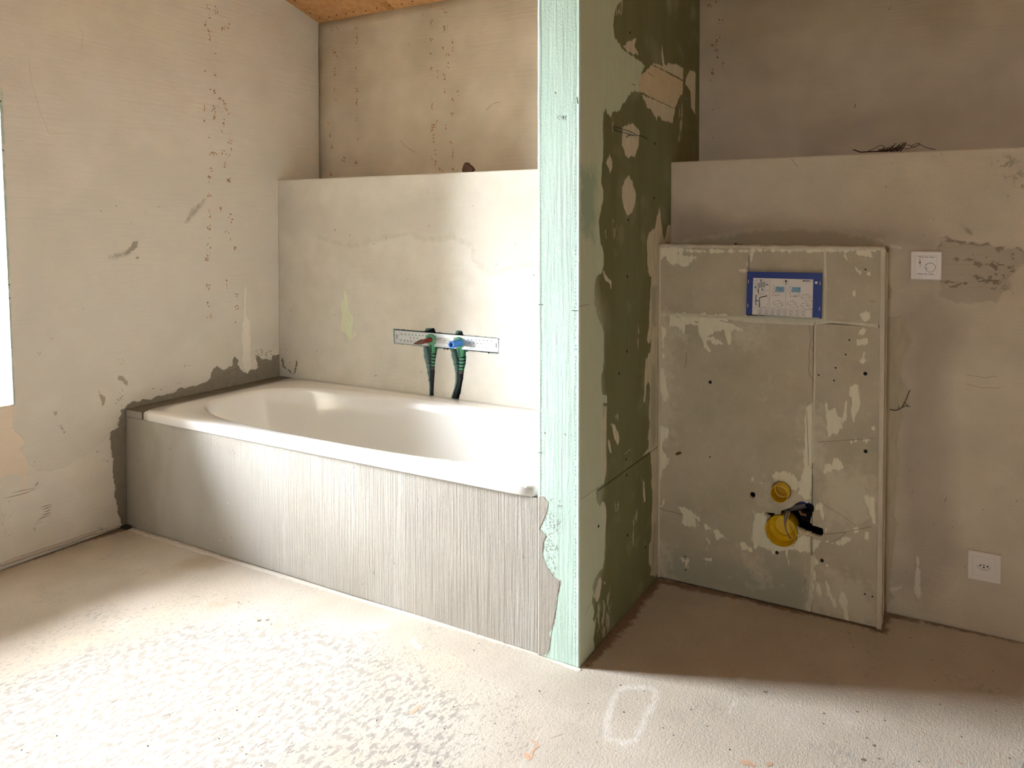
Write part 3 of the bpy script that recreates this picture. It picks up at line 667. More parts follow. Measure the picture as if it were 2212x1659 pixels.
apron = thing('tub_apron', (1.0, -AP, 0), 'low grey plastered wall boxing in the front of the bathtub', 'tub surround')
sa.grid('front_panel', 0, P0 - .001, 0, TZ - 0.0375, 0.005, m_apron, apron, thick=0.04)
sa.grid('end_block', 0, T0 - 0.003, TZ - 0.037, TZ - 0.009, 0.005, m_apron, apron, thick=0.04)
m_cem = paint_mat('cement_render', srgb(116, 109, 96), mscale=6, mottle=0.1, grain=0.0008, gscale=90)
mk('top_strip', *box(0.001, T0 - 0.002, -AP + 0.005, -DL - 0.002, TZ - 0.06, TZ - 0.006), m_cem, apron)
m_skirt = plain('skirting_filler', srgb(196, 188, 176), 0.85, bump=0.004, bscale=60)
wpt = [(280, 1140), (330, 1157), (400, 1177), (480, 1203), (560, 1228)]
mk('bottom_bead', *tube([at(x, y + 2, 2, 0.0) for x, y in [(284, 1143), (360, 1168), (460, 1198), (600, 1240), (760, 1289), (900, 1331), (1050, 1377), (1162, 1412)]], [.002, .006, .004, .007, .005, .006, .004, .003], 6), m_skirt, apron)

# ---- bathtub
m_enamel = plain('white_enamel', srgb(232, 231, 228), 0.12, coat=0.5)
tub = thing('bathtub', (1.036, -0.66, 0), 'white enamel built-in bathtub set into the plastered niche', 'bathtub')
tx0, tx1, ty0, ty1 = T0, P0 - 0.003, -AP - 0.006, -DL - 0.002
tc = ((tx0 + tx1) / 2, (ty0 + ty1) / 2); ta, tb = (tx1 - tx0) / 2, (ty1 - ty0) / 2
NT = 192
def ring(cx, cy, a, b_, n, z):
    out = []
    for k in range(NT):
        t = 2 * math.pi * k / NT; dx, dy = ta * math.cos(t), tb * math.sin(t)
        q = (abs(dx / a) ** n + abs(dy / b_) ** n) ** (-1.0 / n); out.append((cx + dx * q, cy + dy * q, z))
    return out
ic = (1.045, -0.676); ia, ib = 0.872, 0.322
rs = [ring(*tc, ta - .012, tb - .012, 40, TZ - .036), ring(*tc, ta - .002, tb - .002, 40, TZ - .036), ring(*tc, ta, tb, 40, TZ - .032), ring(*tc, ta, tb, 40, TZ - .009), ring(*tc, ta - .002, tb - .002, 36, TZ - .003), ring(*tc, ta - .008, tb - .008, 34, TZ)]
rs += [ring((tc[0] + ic[0]) / 2, (tc[1] + ic[1]) / 2, (ta + ia) / 2 - .004, (tb + ib) / 2 - .004, 8, TZ - 0.0005)]
rs += [ring(*ic, ia, ib, 2.9, TZ - .001)]
for ins, dz, sh in ((.006, .003, 0), (.012, .009, 0), (.016, .02, 0), (.022, .05, .004), (.040, .14, .015), (.062, .24, .03), (.085, .32, .045), (.115, .37, .06), (.16, .40, .075), (.21, .412, .08), (.30, .418, .08)):
    rs.append(ring(ic[0] + sh, ic[1], ia - ins * 1.5, ib - ins * (0.95 if ins < .2 else .9), 2.9, TZ - dz))
V = [p for r in rs for p in r]; Fc = []
for i in range(len(rs) - 1):
    for k in range(NT): k2 = (k + 1) % NT; Fc.append((i * NT + k, i * NT + k2, (i + 1) * NT + k2, (i + 1) * NT + k))
Fc.append(tuple((len(rs) - 1) * NT + k for k in range(NT)))
mk('basin', V, Fc, m_enamel, tub, smooth=True)
m_chrome = plain('drain_metal', srgb(190, 190, 190), 0.2, 1.0)
mk('drain', *lathe((ic[0] + .08, ic[1], TZ - .4175), (0, 0, 1), [(-.001, .026), (.002, .026), (.0025, .022), (.0005, .02)], 24), m_chrome, tub)

# ---- mounting rail, tap connections, pipes
m_zinc = plain('galvanised_steel', srgb(206, 210, 212), 0.35, 0.75, bump=0.0004, bscale=60)
rail = thing('mounting_rail', (1.03, -DL, 0.735), 'galvanised perforated steel mounting rail let into the wall above the bathtub', 'mounting rail')
sr = Surf((0, -DL + 0.004, 0), X, Z)
rc = [(851.5, 712), (1077, 732), (1076, 762.5), (852.5, 740.5)]
ru = [sr.uv(*q) for q in rc]
r0, r1 = (ru[0][0] + ru[3][0]) / 2, (ru[1][0] + ru[2][0]) / 2; z0, z1 = (ru[2][1] + ru[3][1]) / 2, (ru[0][1] + ru[1][1]) / 2
mk('rail_strip', *cbox(r0, r1, -DL + 0.004, -DL + 0.007, z0, z1, 0.0006), m_zinc, rail)
zz = (z1 - z0)
for f_, h_ in ((0.04, .07), (0.29, .05), (0.66, .05), (0.91, .07)):
    mk('rail_rib', *cbox(r0 + 0.002, r1 - .002, -DL + 0.0015, -DL + 0.0045, z0 + zz * f_, z0 + zz * (f_ + h_), 0.0006), m_zinc, rail)
cr = lambda p: cc(820, 680, 7.373, p)
hp = [(350, 303), (411, 308), (467, 312), (525, 317), (580, 322), (637, 327), (690, 330), (738, 332), (490, 368), (547, 372), (603, 374), (340, 408), (397, 414), (450, 419), (500, 425), (890, 345), (890, 455), (1035, 411), (1185, 369), (1345, 382), (1411, 390), (1470, 396), (1535, 402), (1594, 404), (1655, 408), (1716, 412), (1780, 418), (1432, 447), (1496, 450), (1556, 456), (1618, 460), (1345, 494), (1393, 498), (1450, 503), (1502, 507), (1575, 514), (1636, 518), (1698, 524), (1765, 525)]
for q in hp:
    u_, v_ = sr.uv(*cr([q])[0]); mk('rail_hole', *lathe((u_, -DL + 0.0042, v_), (0, -1, 0), [(0, 0.0024), (0.0004, 0.0024)], 10), m_black, rail)
for q in ((275, 352), (1858, 478)):
    u_, v_ = sr.uv(*cr([q])[0]); mk('rail_slot', *box(u_ - .0016, u_ + .0016, -DL + .0036, -DL + .0042, v_ - .012, v_ + .012), m_black, rail)
mk('embossed_mark', *box(sr.uv(*cr([(1705, 468)])[0])[0], sr.uv(*cr([(1790, 468)])[0])[0], -DL + .003, -DL + .0045, sr.uv(*cr([(1740, 482)])[0])[1], sr.uv(*cr([(1740, 456)])[0])[1]), plain('pale_blue_stamp', srgb(176, 204, 226), .5), rail)

m_green = plain('green_plastic', srgb(84, 158, 120), 0.45, var=0.08, bscale=80)
m_greend = plain('dark_green_plastic', srgb(40, 92, 70), 0.5)
m_rubber = plain('black_pipe', srgb(26, 28, 30), 0.5)
m_brown = plain('brown_ring', srgb(84, 74, 64), 0.6)
def tap(px, py, pipe, label):
    c = at(px, py, 1, -DL); x, z = c[0], c[2]
    t = thing('tap_connection', (x, -DL, z), label, 'pipe fitting', 'tap connections above the bathtub')
    fl = mk('flange', *lathe((x, -DL + 0.004, z), (0, -1, 0), [(0, 0.024), (0.010, 0.024), (0.012, 0.022), (0.012, 0.013), (0.002, 0.0125)], 28, close=False), m_green, t, smooth=False)
    for k in range(12):
        a = 6.283 * k / 12; mk('flange_dimple', *lathe((x + .018 * math.cos(a), -DL - 0.0079, z + .018 * math.sin(a)), (0, -1, 0), [(0, .0017), (.0004, .0017)], 8), m_greend, fl)
    mk('elbow', *tube([(x + .002, -DL + 0.016, z), (x + .003, -DL + 0.016, z - .03), (x + .006, -DL + 0.017, z - .062)], [.022, .02, .0155], 16), m_green, t, smooth=True)
    mk('elbow_rib', *box(x + .001, x + .007, -DL - 0.006, -DL + .004, z - .058, z - .02), m_greend, t)
    zb = z - .062
    for k in range(4):
        mk('grip_ring', *lathe((x + .0075, -DL + 0.017, zb - .006 - k * .0145), (0, 0, -1), [(0, .0125), (.001, .014), (.0075, .014), (.0085, .0125)], 18), m_green, t)
        mk('grip_groove', *lathe((x + .0075, -DL + 0.017, zb + .003 - k * .0145), (0, 0, -1), [(0, .0115), (.010, .0115)], 14), m_rubber, t)
    mk('collar', *lathe((x + .0075, -DL + .017, zb - .062), (0, 0, -1), [(0, .014), (.012, .0135)], 18), m_brown, t)
    mk('pipe', *tube(spline([(x + .0075, -DL + .018, zb - .07)] + [tuple(np.array(at(qx, qy, 1, -DL + .018))) for qx, qy in pipe], 6), .0115, 12), m_rubber, t, smooth=True)
    return t
tap(930, 733, [(936, 800), (934, 830), (932, 875)], 'green tap connection with black pipe running down, below the red plug')
tap(990, 740, [(996, 800), (993, 825), (985, 850), (975, 880)], 'green tap connection with black pipe bending left, below the blue plug')
m_red = plain('dark_red_plastic', srgb(118, 40, 34), 0.3, var=0.15, bscale=60)
m_redd = plain('brown_red_plastic', srgb(92, 58, 44), 0.35, var=0.2, bscale=90)
m_blue = plain('blue_plastic', srgb(52, 122, 206), 0.4)
c = at(933, 733, 1, -DL)
rp = thing('pressure_plug', (c[0], -DL - .006, c[2]), 'dark red tapered pressure plug screwed into the tap connection', 'pipe plug')
mk('plug_shaft', *lathe((c[0], -DL - .004, c[2]), (-.02, -1, -.03), [(0, .012), (.02, .0125), (.022, .0105), (.058, .0105), (.062, .0115)], 6), m_red, rp)
mk('plug_tip', *lathe((c[0] - .0012, -DL - .066, c[2] - .0019), (-.02, -1, -.03), [(0, .0115), (.012, .011), (.03, .007), (.05, .0025), (.052, .001)], 8), m_redd, rp)
c = at(995, 740, 1, -DL)
bp_ = thing('pressure_plug', (c[0], -DL - .006, c[2]), 'blue hexagonal hollow pressure plug screwed into the tap connection', 'pipe plug')
mk('plug_shaft', *lathe((c[0], -DL - .004, c[2]), (0, -1, -.01), [(0, .0155), (.052, .0155)], 20), m_blue, bp_)
mk('hex_socket', *lathe((c[0], -DL - .056, c[2] - .0005), (0, -1, -.01), [(0, .0165), (.012, .0165), (.012, .0105), (-.008, .0105)], 6, close=False), m_blue, bp_)
mk('socket_floor', *lathe((c[0], -DL - .058, c[2] - .0005), (0, -1, -.01), [(0, .011), (.001, .011)], 12), plain('deep_blue', srgb(20, 40, 90), .6), bp_)

# ---- toilet casing of grey boards
sw = Surf((P1, -WB, 0), X, Z)
E0 = lambda p: cc(1400, 500, 6.382, p); E5 = lambda p: cc(1410, 660, 5.528, p); E6 = lambda p: cc(1660, 660, 4.741, p); E7 = lambda p: cc(1410, 960, 4.367, p)
E8 = lambda p: cc(1660, 1000, 4.367, p); EP = lambda p: cc(1580, 1010, 7.9, p)
XC = XB - 0.004
hole_b = EP([(830, 800), (850, 740), (930, 710), (1000, 690), (1060, 650), (1100, 615), (1150, 590), (1205, 575), (1260, 590), (1275, 615), (1330, 590), (1350, 615), (1395, 640), (1412, 690), (1405, 740), (1370, 810), (1352, 880), (1342, 935), (1375, 990), (1440, 1002), (1560, 1040), (1570, 1130), (1535, 1180), (1450, 1165), (1380, 1130), (1330, 1105), (1260, 1085), (1190, 1050), (1150, 1040), (1100, 1000), (950, 900)])
wedge = EP([(555, 762), (750, 782), (700, 840), (640, 830), (590, 790)])
sqh = EP([(315, 440), (330, 420), (390, 425), (407, 450), (405, 490), (385, 520), (345, 520), (315, 490)])
cu, cv = sw.uv(1688, 1146); uu_, uv_ = sw.uv(1688, 1060)
circ = lambda u, v, r, n=40: [(u + r * math.cos(6.2832 * k / n), v + r * math.sin(6.2832 * k / n)) for k in range(n)]
holes_w = [[sw.uv(*q) for q in h] for h in (hole_b, wedge, sqh)] + [circ(cu, cv, 0.0515), circ(uu_, uv_, 0.0305)]
sw.P('fill', E0([(160, 205), (330, 205), (700, 250), (1390, 262), (1400, 250), (2000, 230), (3200, 235), (3200, 270), (2600, 280), (1440, 275), (900, 290), (640, 290), (420, 300), (670, 345), (650, 370), (580, 400), (540, 490), (430, 470), (300, 450), (270, 400), (230, 330), (160, 430), (140, 300)]),
     E5([(75, 80), (380, 95), (1130, 135), (1130, 160), (900, 150), (905, 195), (960, 205), (1030, 250), (1090, 275), (1085, 340), (1050, 310), (960, 290), (930, 440), (900, 460), (860, 380), (850, 300), (700, 330), (610, 400), (640, 490), (680, 540), (630, 510), (580, 400), (560, 300), (570, 240), (490, 215), (385, 230), (375, 345), (350, 340), (345, 270), (290, 250), (195, 240), (190, 130), (80, 110)]),
     E5([(90, 740), (150, 740), (160, 920), (180, 1060), (170, 1150), (110, 1150), (95, 1000)]), E5([(100, 565), (145, 570), (140, 630), (105, 635)]), E5([(85, 1430), (185, 1480), (180, 1560), (140, 1620), (120, 1700), (60, 1700), (50, 1500)]),
     E5([(95, 240), (150, 300), (145, 420), (150, 510), (105, 520), (100, 400)]),
     E6([(395, 1050), (450, 985), (462, 1100), (458, 1400), (450, 1660), (360, 1660), (370, 1400), (385, 1200)]),
     E6([(590, 990), (620, 1060), (700, 1030), (710, 1130), (745, 1150), (740, 1250), (690, 1300), (610, 1350), (600, 1210)]), E6([(750, 990), (815, 960), (800, 1060), (790, 1180), (760, 1200), (770, 1060)]), E6([(820, 880), (850, 830), (910, 830), (925, 930), (930, 1050), (900, 1120), (870, 1200), (855, 1100), (848, 940), (815, 935)]),
     E6([(930, 85), (1030, 60), (1042, 130), (1000, 158), (960, 130)]), E6([(930, 235), (1005, 230), (1010, 260), (960, 300), (915, 300)]), E6([(910, 350), (985, 345), (998, 380), (945, 425), (910, 390)]), E6([(965, 475), (1000, 485), (980, 510), (985, 570), (960, 590), (932, 570), (955, 540)]),
     E6([(700, 1560), (755, 1660), (580, 1700), (585, 1620), (650, 1640), (680, 1580)]), E6([(1030, 1230), (1090, 1250), (1095, 1285), (1050, 1270)]), E6([(830, 1390), (900, 1385), (850, 1420)]), E6([(985, 1370), (1045, 1368), (1000, 1420)]),
     E7([(60, 0), (100, 40), (150, 130), (150, 190), (110, 240), (80, 330), (60, 420)]), E7([(105, 510), (105, 590), (65, 590)]), E7([(240, 580), (330, 610), (440, 680), (440, 715), (400, 700), (420, 780), (370, 775), (330, 780), (265, 740), (290, 670), (240, 610)]),
     E7([(470, 740), (560, 790), (640, 840), (740, 910), (750, 940), (650, 880), (600, 890), (580, 840), (490, 790)]), E7([(480, 880), (530, 885), (560, 935), (520, 935), (510, 980), (500, 970), (515, 920)]), E7([(270, 1075), (365, 1085), (340, 1110), (320, 1190), (325, 1280), (305, 1270), (310, 1180), (290, 1110)]), E7([(830, 930), (880, 940), (930, 1000), (850, 990)]), E7([(910, 300), (945, 290), (960, 330), (1050, 365), (1030, 375), (960, 350), (915, 365)]),
     EP([(680, 140), (760, 80), (900, 55), (1000, 90), (1050, 170), (1200, 230), (1210, 340), (1100, 380), (960, 290), (820, 240), (740, 200)]), EP([(380, 750), (520, 770), (570, 850), (560, 1050), (600, 1160), (700, 1290), (860, 1360), (1100, 1290), (1160, 1150), (1350, 1170), (1370, 1440), (1080, 1420), (920, 1390), (700, 1470), (640, 1390), (520, 1370), (380, 1380), (350, 1180), (370, 900)]),
     EP([(1230, 0), (1385, 0), (1380, 560), (1270, 570), (1130, 430), (1200, 300)]), EP([(1440, 540), (1510, 580), (1610, 1080), (1590, 1090), (1520, 740), (1420, 700)]), EP([(1580, 1220), (1680, 1290), (1890, 1220), (1890, 1330), (1700, 1310), (1600, 1260)]),
     E8([(640, 740), (700, 700), (790, 690), (780, 740), (600, 760), (520, 730)]), E8([(400, 700), (500, 740), (420, 860), (500, 950), (560, 970), (480, 960), (400, 980)]),
     E8([(385, 1100), (400, 980), (440, 1010), (500, 1220), (490, 1260), (430, 1110), (385, 1420), (372, 1400)]), E8([(535, 1110), (560, 1170), (640, 1330), (640, 1360), (560, 1260)]), E8([(680, 1165), (740, 1310), (730, 1370), (650, 1310)]), E8([(730, 1380), (745, 1480), (735, 1480)]), E8([(345, 850), (355, 1080), (340, 1080)]), E8([(170, 830), (215, 1050), (200, 1000)]), E8([(850, 620), (880, 630), (750, 660), (700, 640)]), E8([(900, 650), (940, 660), (945, 710), (905, 710)]), E8([(930, 280), (990, 330), (990, 560), (940, 480), (905, 320)]),
     c7([(130, 790), (240, 785), (235, 805), (160, 808), (150, 835)]), c7([(330, 560), (400, 560), (405, 590), (365, 600)]), c7([(230, 320), (420, 320), (440, 400), (380, 380), (330, 370), (260, 360)]),
     E0([(1380, 270), (1430, 280), (1440, 400), (1390, 480), (1370, 460), (1385, 400)]), E0([(1255, 530), (1300, 510), (1360, 545), (1280, 565)]))
sw.S('fill', [5, 9, 7], E5([(600, 380), (720, 410), (850, 460)])); sw.S('fill', [3, 5, 3], E7([(470, 1075), (550, 1090)]), c7([(90, 345), (200, 460), (300, 560)]), E7([(930, 720), (890, 780)]), EP([(330, 910), (275, 1020)]))
sw.P('haze', E5([(80, 100), (200, 120), (240, 1100), (230, 1650), (60, 1650)]), E7([(60, 900), (150, 950), (140, 1250), (40, 1240)]), E6([(380, 1050), (540, 1030), (560, 1660), (340, 1660)]), E5([(930, 200), (1250, 200), (1300, 420), (1180, 490), (1040, 470), (950, 440)]), E8([(560, 1000), (960, 1150), (980, 1530), (560, 1440)]), EP([(520, 260), (680, 200), (640, 640), (540, 560)]), EP([(1000, 330), (1250, 560), (950, 680)]), E5([(200, 240), (380, 240), (370, 380), (240, 370)]), E7([(870, 1010), (960, 1080), (1060, 1300), (1000, 1320), (900, 1120)]), E8([(400, 1120), (1000, 1300), (980, 1520), (390, 1410)]), E8([(540, 60), (960, 100), (1000, 560), (560, 560)]))
sw.P('lowgrey', E7([(40, 1000), (500, 1050), (900, 1150), (1170, 1330), (1180, 1500), (600, 1380), (30, 1250)]), E8([(0, 900), (300, 960), (380, 1100), (370, 1400), (0, 1330)]))
m_board = paint_mat('grey_board', srgb(188, 177, 154), [
    dict(n='lowgrey', col=srgb(162, 161, 142), amp=0.03, ns=8, soft=0.03, op=0.7),
    dict(n='haze', col=srgb(208, 200, 176), amp=0.035, ns=20, soft=0.025, op=0.65),
    dict(n='fill', col=srgb(226, 220, 194), amp=0.007, ns=80, st=(1, 1, .4), soft=0.0016, h=0.0007, mot=0.05, mots=25, op=0.9),
], mottle=0.05, mscale=4, base2=srgb(180, 170, 146), rough=0.75, grain=0.00015)
casing = thing('toilet_casing', ((P1 + XC) / 2, -WB, 0), 'boxed-in toilet cistern casing of grey boards patched with filler', 'toilet casing')
hz = sw.uv(1600, 688)[1]; vx = sw.uv(1757, 760)[0]; mx0 = sw.uv(1617, 600)[0]; mx1 = sw.uv(1781, 600)[0]; WU = XC - P1
g = 0.0012; ZB0 = 0.004
cov = [sw.uv(*q) for q in ((1616, 592), (1774, 594), (1773, 684), (1614, 681))]
for nm, u0, u1, v0, v1 in (('board', 0.002, mx0 - g, hz + g, HB), ('board', mx0 + g, mx1 - g, hz + g, HB), ('board', mx1 + g, WU, hz + g, HB), ('board', 0.002, vx - g, ZB0, hz - g), ('board', vx + g, WU, ZB0, hz - g)):
    sw.grid(nm, u0, u1, v0, v1, 0.0036, m_board, casing, holes=holes_w + [cov], thick=0.0125)
m_fillr = paint_mat('joint_filler', srgb(208, 200, 176), mscale=8, mottle=0.07, grain=0.0008, gscale=120)
def ridge(lines, nm, y=-WB, h=0.0016):
    for w_, p in lines:
        a = [np.array(sw.uv(*q)) for q in p]; k = sw.scale(*p[0]) / 2; V, Fc = [], []
        for i, q in enumerate(a):
            d = a[min(i + 1, len(a) - 1)] - a[max(i - 1, 0)]; d /= np.linalg.norm(d); n_ = np.array([-d[1], d[0]]); ww = (w_ if not isinstance(w_, list) else np.interp(i / (len(a) - 1), np.linspace(0, 1, len(w_)), w_)) * k
            for o_, hh in ((-1, 0.0002), (-.55, h), (.55, h), (1, 0.0002)): V.append(sw.xyz(*(q + n_ * ww * o_), hh))
        for i in range(len(a) - 1):
            for j in range(3): Fc.append((4 * i + j, 4 * i + j + 1, 4 * i + j + 5, 4 * i + j + 4))
        mk(nm, V, Fc, m_fillr, casing)
ridge([([5, 7, 6, 12, 16, 14], [(1424, 677), (1480, 680), (1560, 685), (1620, 690), (1700, 692), (1762, 695)]), ([14, 5, 7, 10], [(1762, 694), (1800, 695), (1850, 699), (1897, 703)]), ([5, 4, 5, 4, 5], [(1761, 697), (1760, 760), (1759, 840), (1757, 900), (1756, 1000)]), ([5, 8, 6], [(1782, 545), (1782, 620), (1781, 690)]), ([10, 6, 8], [(1756, 1200), (1751, 1260), (1748, 1320)])], 'joint_filler')
m_bead = paint_mat('bead_filler', srgb(204, 194, 172), mscale=9, mottle=0.10, grain=0.0008, gscale=150, mot_st=(1, 1, .2), lines=[((1, 1, .04), 200, .0015)])
mk('left_edge_bead', *cbox(P1 + 0.0005, P1 + 0.009, -WB - 0.003, -WB + .01, 0.001, HB, 0.002), m_bead, casing)
mk('corner_bead', *join(cbox(XC - .012, XC + .002, -WB - .0025, -WB + .012, 0.001, HB, 0.0012), cbox(XC + .0005, XC + .003, -WB + .03, -WB + .05, 0.001, HB, .001)), m_bead, casing)
mk('side_board', *box(XC - .0125, XC, -WB + .0005, -DR - .0015, 0, HB - .001), m_board, casing)
mk('top_board', *box(P1 + .001, XC, -WB + .0005, -DR - .0015, HB - .0125, HB), m_bead, casing)
rt = []
for i in range(33):
    u_ = WU * i / 32; rt.append((P1 + u_, -WB + .006, HB + .001))
mk('top_edge_filler', *tube(rt, [.007 + .0025 * RND.random() for _ in rt], 8), m_bead, casing, smooth=True)
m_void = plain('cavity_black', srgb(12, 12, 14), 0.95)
mk('cavity_shade_sheet', *box(P1 + .05, XC - .05, -WB + .105, -WB + .11, .05, .6), m_void, casing)  # black sheet added behind the hole, painting in the cavity's shade
m_royal = plain('royal_blue_plastic', srgb(12, 46, 128), 0.45, var=0.06, bscale=60)
bz = sw.uv(*EP([(1250, 660)])[0]); bu0 = sw.uv(*EP([(1060, 600)])[0])[0]; bu1 = sw.uv(*EP([(1420, 600)])[0])[0]
mk('cistern_edge', *cbox(P1 + bu0, P1 + bu1, -WB + .02, -WB + .07, bz[1], bz[1] + .05, .004), m_royal, casing)
m_greyp = plain('grey_bracket', srgb(84, 76, 78), 0.5)
q0 = sw.xyz(*sw.uv(*EP([(870, 770)])[0])); q1 = sw.xyz(*sw.uv(*EP([(1230, 700)])[0]))
mk('inner_pipe', *tube([q0 + (0, .035, 0), q1 + (0, .04, .0)], .011, 12), m_greyp, casing)
mk('inner_bracket', *tube([sw.xyz(*sw.uv(*EP([q])[0])) + np.array((0, .03, 0)) for q in ((1130, 790), (1170, 860), (1190, 850), (1250, 870))], .004, 8), plain('rusty_bracket', srgb(150, 96, 48), .7), casing)
for q in E5([(686, 915)]) + E6([(992, 698), (995, 1493), (828, 353), (790, 502), (688, 638), (513, 711), (671, 767)]) + E8([(80, 846), (505, 921), (910, 1237), (980, 1260)]) + E7([(306, 1055), (310, 1185), (540, 118)]) + c7([(360, 530)]):
    p = sw.xyz(*sw.uv(*q)); rr = 0.0058 if q in [E6([(992, 698)])[0], E6([(995, 1493)])[0], E8([(505, 921)])[0], E8([(80, 846)])[0], E5([(686, 915)])[0]] else .0026
    mk('screw_hole', *lathe(p, (0, -1, 0), [(-.001, rr), (.0003, rr), (.0008, rr * .8)], 12), m_black, casing)
m_crack = plain('crack', srgb(132, 120, 96), .9)
sw.marks('cracks', m_crack, casing, strokes=[(1.1, E6([(415, 180), (430, 290), (440, 330), (428, 400), (415, 490), (420, 590), (410, 640), (420, 710), (460, 760)])), (.9, E6([(430, 410), (465, 470)])), (1.3, E7([(60, 595), (120, 625), (200, 640), (280, 665)])), (.9, E8([(515, 385), (700, 500), (820, 590)])), (1.3, E8([(525, 675), (700, 655), (880, 620), (970, 600)])), (.8, E8([(525, 710), (590, 750), (680, 700), (740, 650)])), (1.0, E6([(500, 1400), (700, 1385), (1090, 1360)])), (1.0, E6([(392, 1080), (400, 1300), (410, 1640)])), (1, E8([(350, 1090), (335, 1150), (350, 1220)])), (1.2, E5([(400, 560), (400, 680), (380, 740)])), (1.2, c7([(410, 883), (470, 887)])), (1, E5([(270, 135), (320, 140)])), (1.2, E5([(800, 175), (900, 205)])), (1.5, E5([(500, 190), (545, 205)]))])
m_leaf = plain('brown_crumb', srgb(96, 66, 30), .8)
sw.marks('brown_splash', m_leaf, casing, polys=[E7([(212, 92), (230, 72), (262, 66), (275, 85), (255, 95), (225, 103)])])
# ---- yellow pipe caps and cables
m_yel = plain('yellow_plastic', srgb(222, 186, 22), 0.4, var=0.03, bscale=40)
m_yel2 = plain('amber_plastic', srgb(214, 170, 18), 0.4, var=0.03, bscale=40)
u_, v_ = P1 + uu_, uv_
up = thing('pipe_cap', (u_, -WB, v_), 'small yellow open pipe cap sticking out above the broken hole', 'pipe cap', 'yellow pipe caps on the toilet casing')
mk('cap_sleeve', *lathe((u_, -WB + .03, v_), (0, -1, 0), [(0, .0295), (.066, .0275), (.0665, .0262), (.02, .0255), (.018, .020), (.004, .019)], 40, close=False), m_yel, up, smooth=False)
mk('cap_floor', *lathe((u_, -WB + .027, v_), (0, -1, 0), [(0, .0205), (.001, .0205)], 24), m_yel2, up)
mk('cap_collar', *lathe((u_, -WB + .001, v_), (0, -1, 0), [(0, .0302), (.0015, .0302), (.002, .029)], 36, close=False), plain('brown_gasket', srgb(110, 84, 20), .6), up)
u_, v_ = P1 + cu, cv
lo = thing('pipe_cap', (u_, -WB, v_), 'large round yellow pipe cap with stepped bowl under the hanging cable', 'pipe cap', 'yellow pipe caps on the toilet casing')
mk('cap_sleeve', *lathe((u_, -WB + .06, v_), (0, -1, 0), [(0, .046), (.066, .050), (.067, .0488), (.030, .045), (.018, .032), (.006, .030)], 48, close=False), m_yel, lo, smooth=False)
mk('cap_floor', *lathe((u_, -WB + .052, v_), (0, -1, 0), [(0, .0315), (.0035, .0315), (.0045, .030)], 36), m_yel, lo)
mk('cap_pin', *lathe((u_, -WB + .0475, v_), (0, -1, 0), [(0, .0022), (.0006, .0018)], 10), m_yel2, lo)
cab = thing('cable', sw.xyz(*sw.uv(*EP([(960, 720)])[0])), 'thin bundle of coloured wires hanging from the broken hole into the yellow cap', 'cable')
for i, (cl, dx, dy) in enumerate(((srgb(120, 92, 70), 0, 0), (srgb(150, 150, 148), 22, .003), (srgb(96, 110, 84), 44, .0), (srgb(170, 120, 72), 66, .003), (srgb(110, 104, 108), 12, .006))):
    pts = []
    for k, (q, yo) in enumerate((((960, 700), .03), ((935, 760), -.006), ((905, 850), -.016), ((905, 930), -.018), ((925, 1040), -.016), ((960, 1140), -.013), ((1000, 1210), -.010))):
        s_ = 0.55 + 0.45 * math.sin(k * 1.1); pts.append(at(*EP([(q[0] + dx * s_, q[1] + (dx * .3 if k == 6 else 0))])[0], 1, -WB + yo - dy))
    mk('wire', *tube(spline(pts, 6), .0017, 8), plain('wire_%d' % i, cl, .5), cab, smooth=True)
fo = thing('foam_remains', sw.xyz(*sw.uv(*EP([(1220, 1120)])[0])), 'ragged pale mounting foam below the broken hole', 'foam')
import bmesh
def lump(name, c, r, mat, parent=None, seed=1, amp=.35, sub=2):
    bm = bmesh.new(); bmesh.ops.create_icosphere(bm, subdivisions=sub, radius=1.0); rn = random.Random(seed)
    ph = [rn.uniform(0, 6.28) for _ in range(6)]
    for v in bm.verts:
        k = 1 + amp * (math.sin(3 * v.co.x + ph[0]) * math.sin(3 * v.co.y + ph[1]) + .5 * math.sin(6 * v.co.z + ph[2]) * math.sin(5 * v.co.x + ph[3])) + rn.uniform(-.08, .08)
        v.co = Vector((v.co.x * r[0] * k, v.co.y * r[1] * k, v.co.z * r[2] * k))
    bm.verts.index_update(); V = [np.array(v.co) + np.array(c) for v in bm.verts]; Fc = [tuple(x.index for x in f.verts) for f in bm.faces]; bm.free()
    return mk(name, V, Fc, mat, parent)
m_pu = plain('old_foam', srgb(206, 190, 156), .9, bump=.002, bscale=200, var=.2)
for i, (q, rr) in enumerate((((1180, 1110), .008), ((1240, 1130), .007), ((1300, 1130), .006), ((1150, 1160), .006), ((1360, 1150), .005), ((1040, 1320), .005))):
    lump('foam_lump', sw.xyz(*sw.uv(*EP([q])[0])), (rr * 1.3, rr * .5, rr), m_pu, fo, seed=i)

# ---- blue flush-plate cover with instruction sheet
cp = lambda p: cc(1590, 570, 10.533, p)
YC = -WB - 0.014
scv = Surf((P1, YC, 0), X, Z)
cvr = thing('flush_opening_cover', sw.xyz(*sw.uv(1695, 640)), 'royal blue plastic cover with printed instruction sheet in the toilet casing', 'cover')
ov = [scv.uv(*q) for q in cp([(255, 178), (1955, 212), (1930, 1250), (1915, 1250), (1870, 1222), (1745, 1218), (365, 1142), (270, 1155), (240, 1172), (226, 1168)])]
mk('cover_shell', *prism([scv.xyz(*q) for q in ov], (0, 0.0118, 0)), m_royal, cvr)
m_paper = plain('white_sheet', srgb(222, 214, 204), 0.5)
sheet = mk('instruction_sheet', *prism([scv.xyz(*scv.uv(*q), .0002) for q in cp([(392, 318), (1757, 355), (1735, 1222), (368, 1150)])], (0, -.0006, 0)), m_paper, cvr)
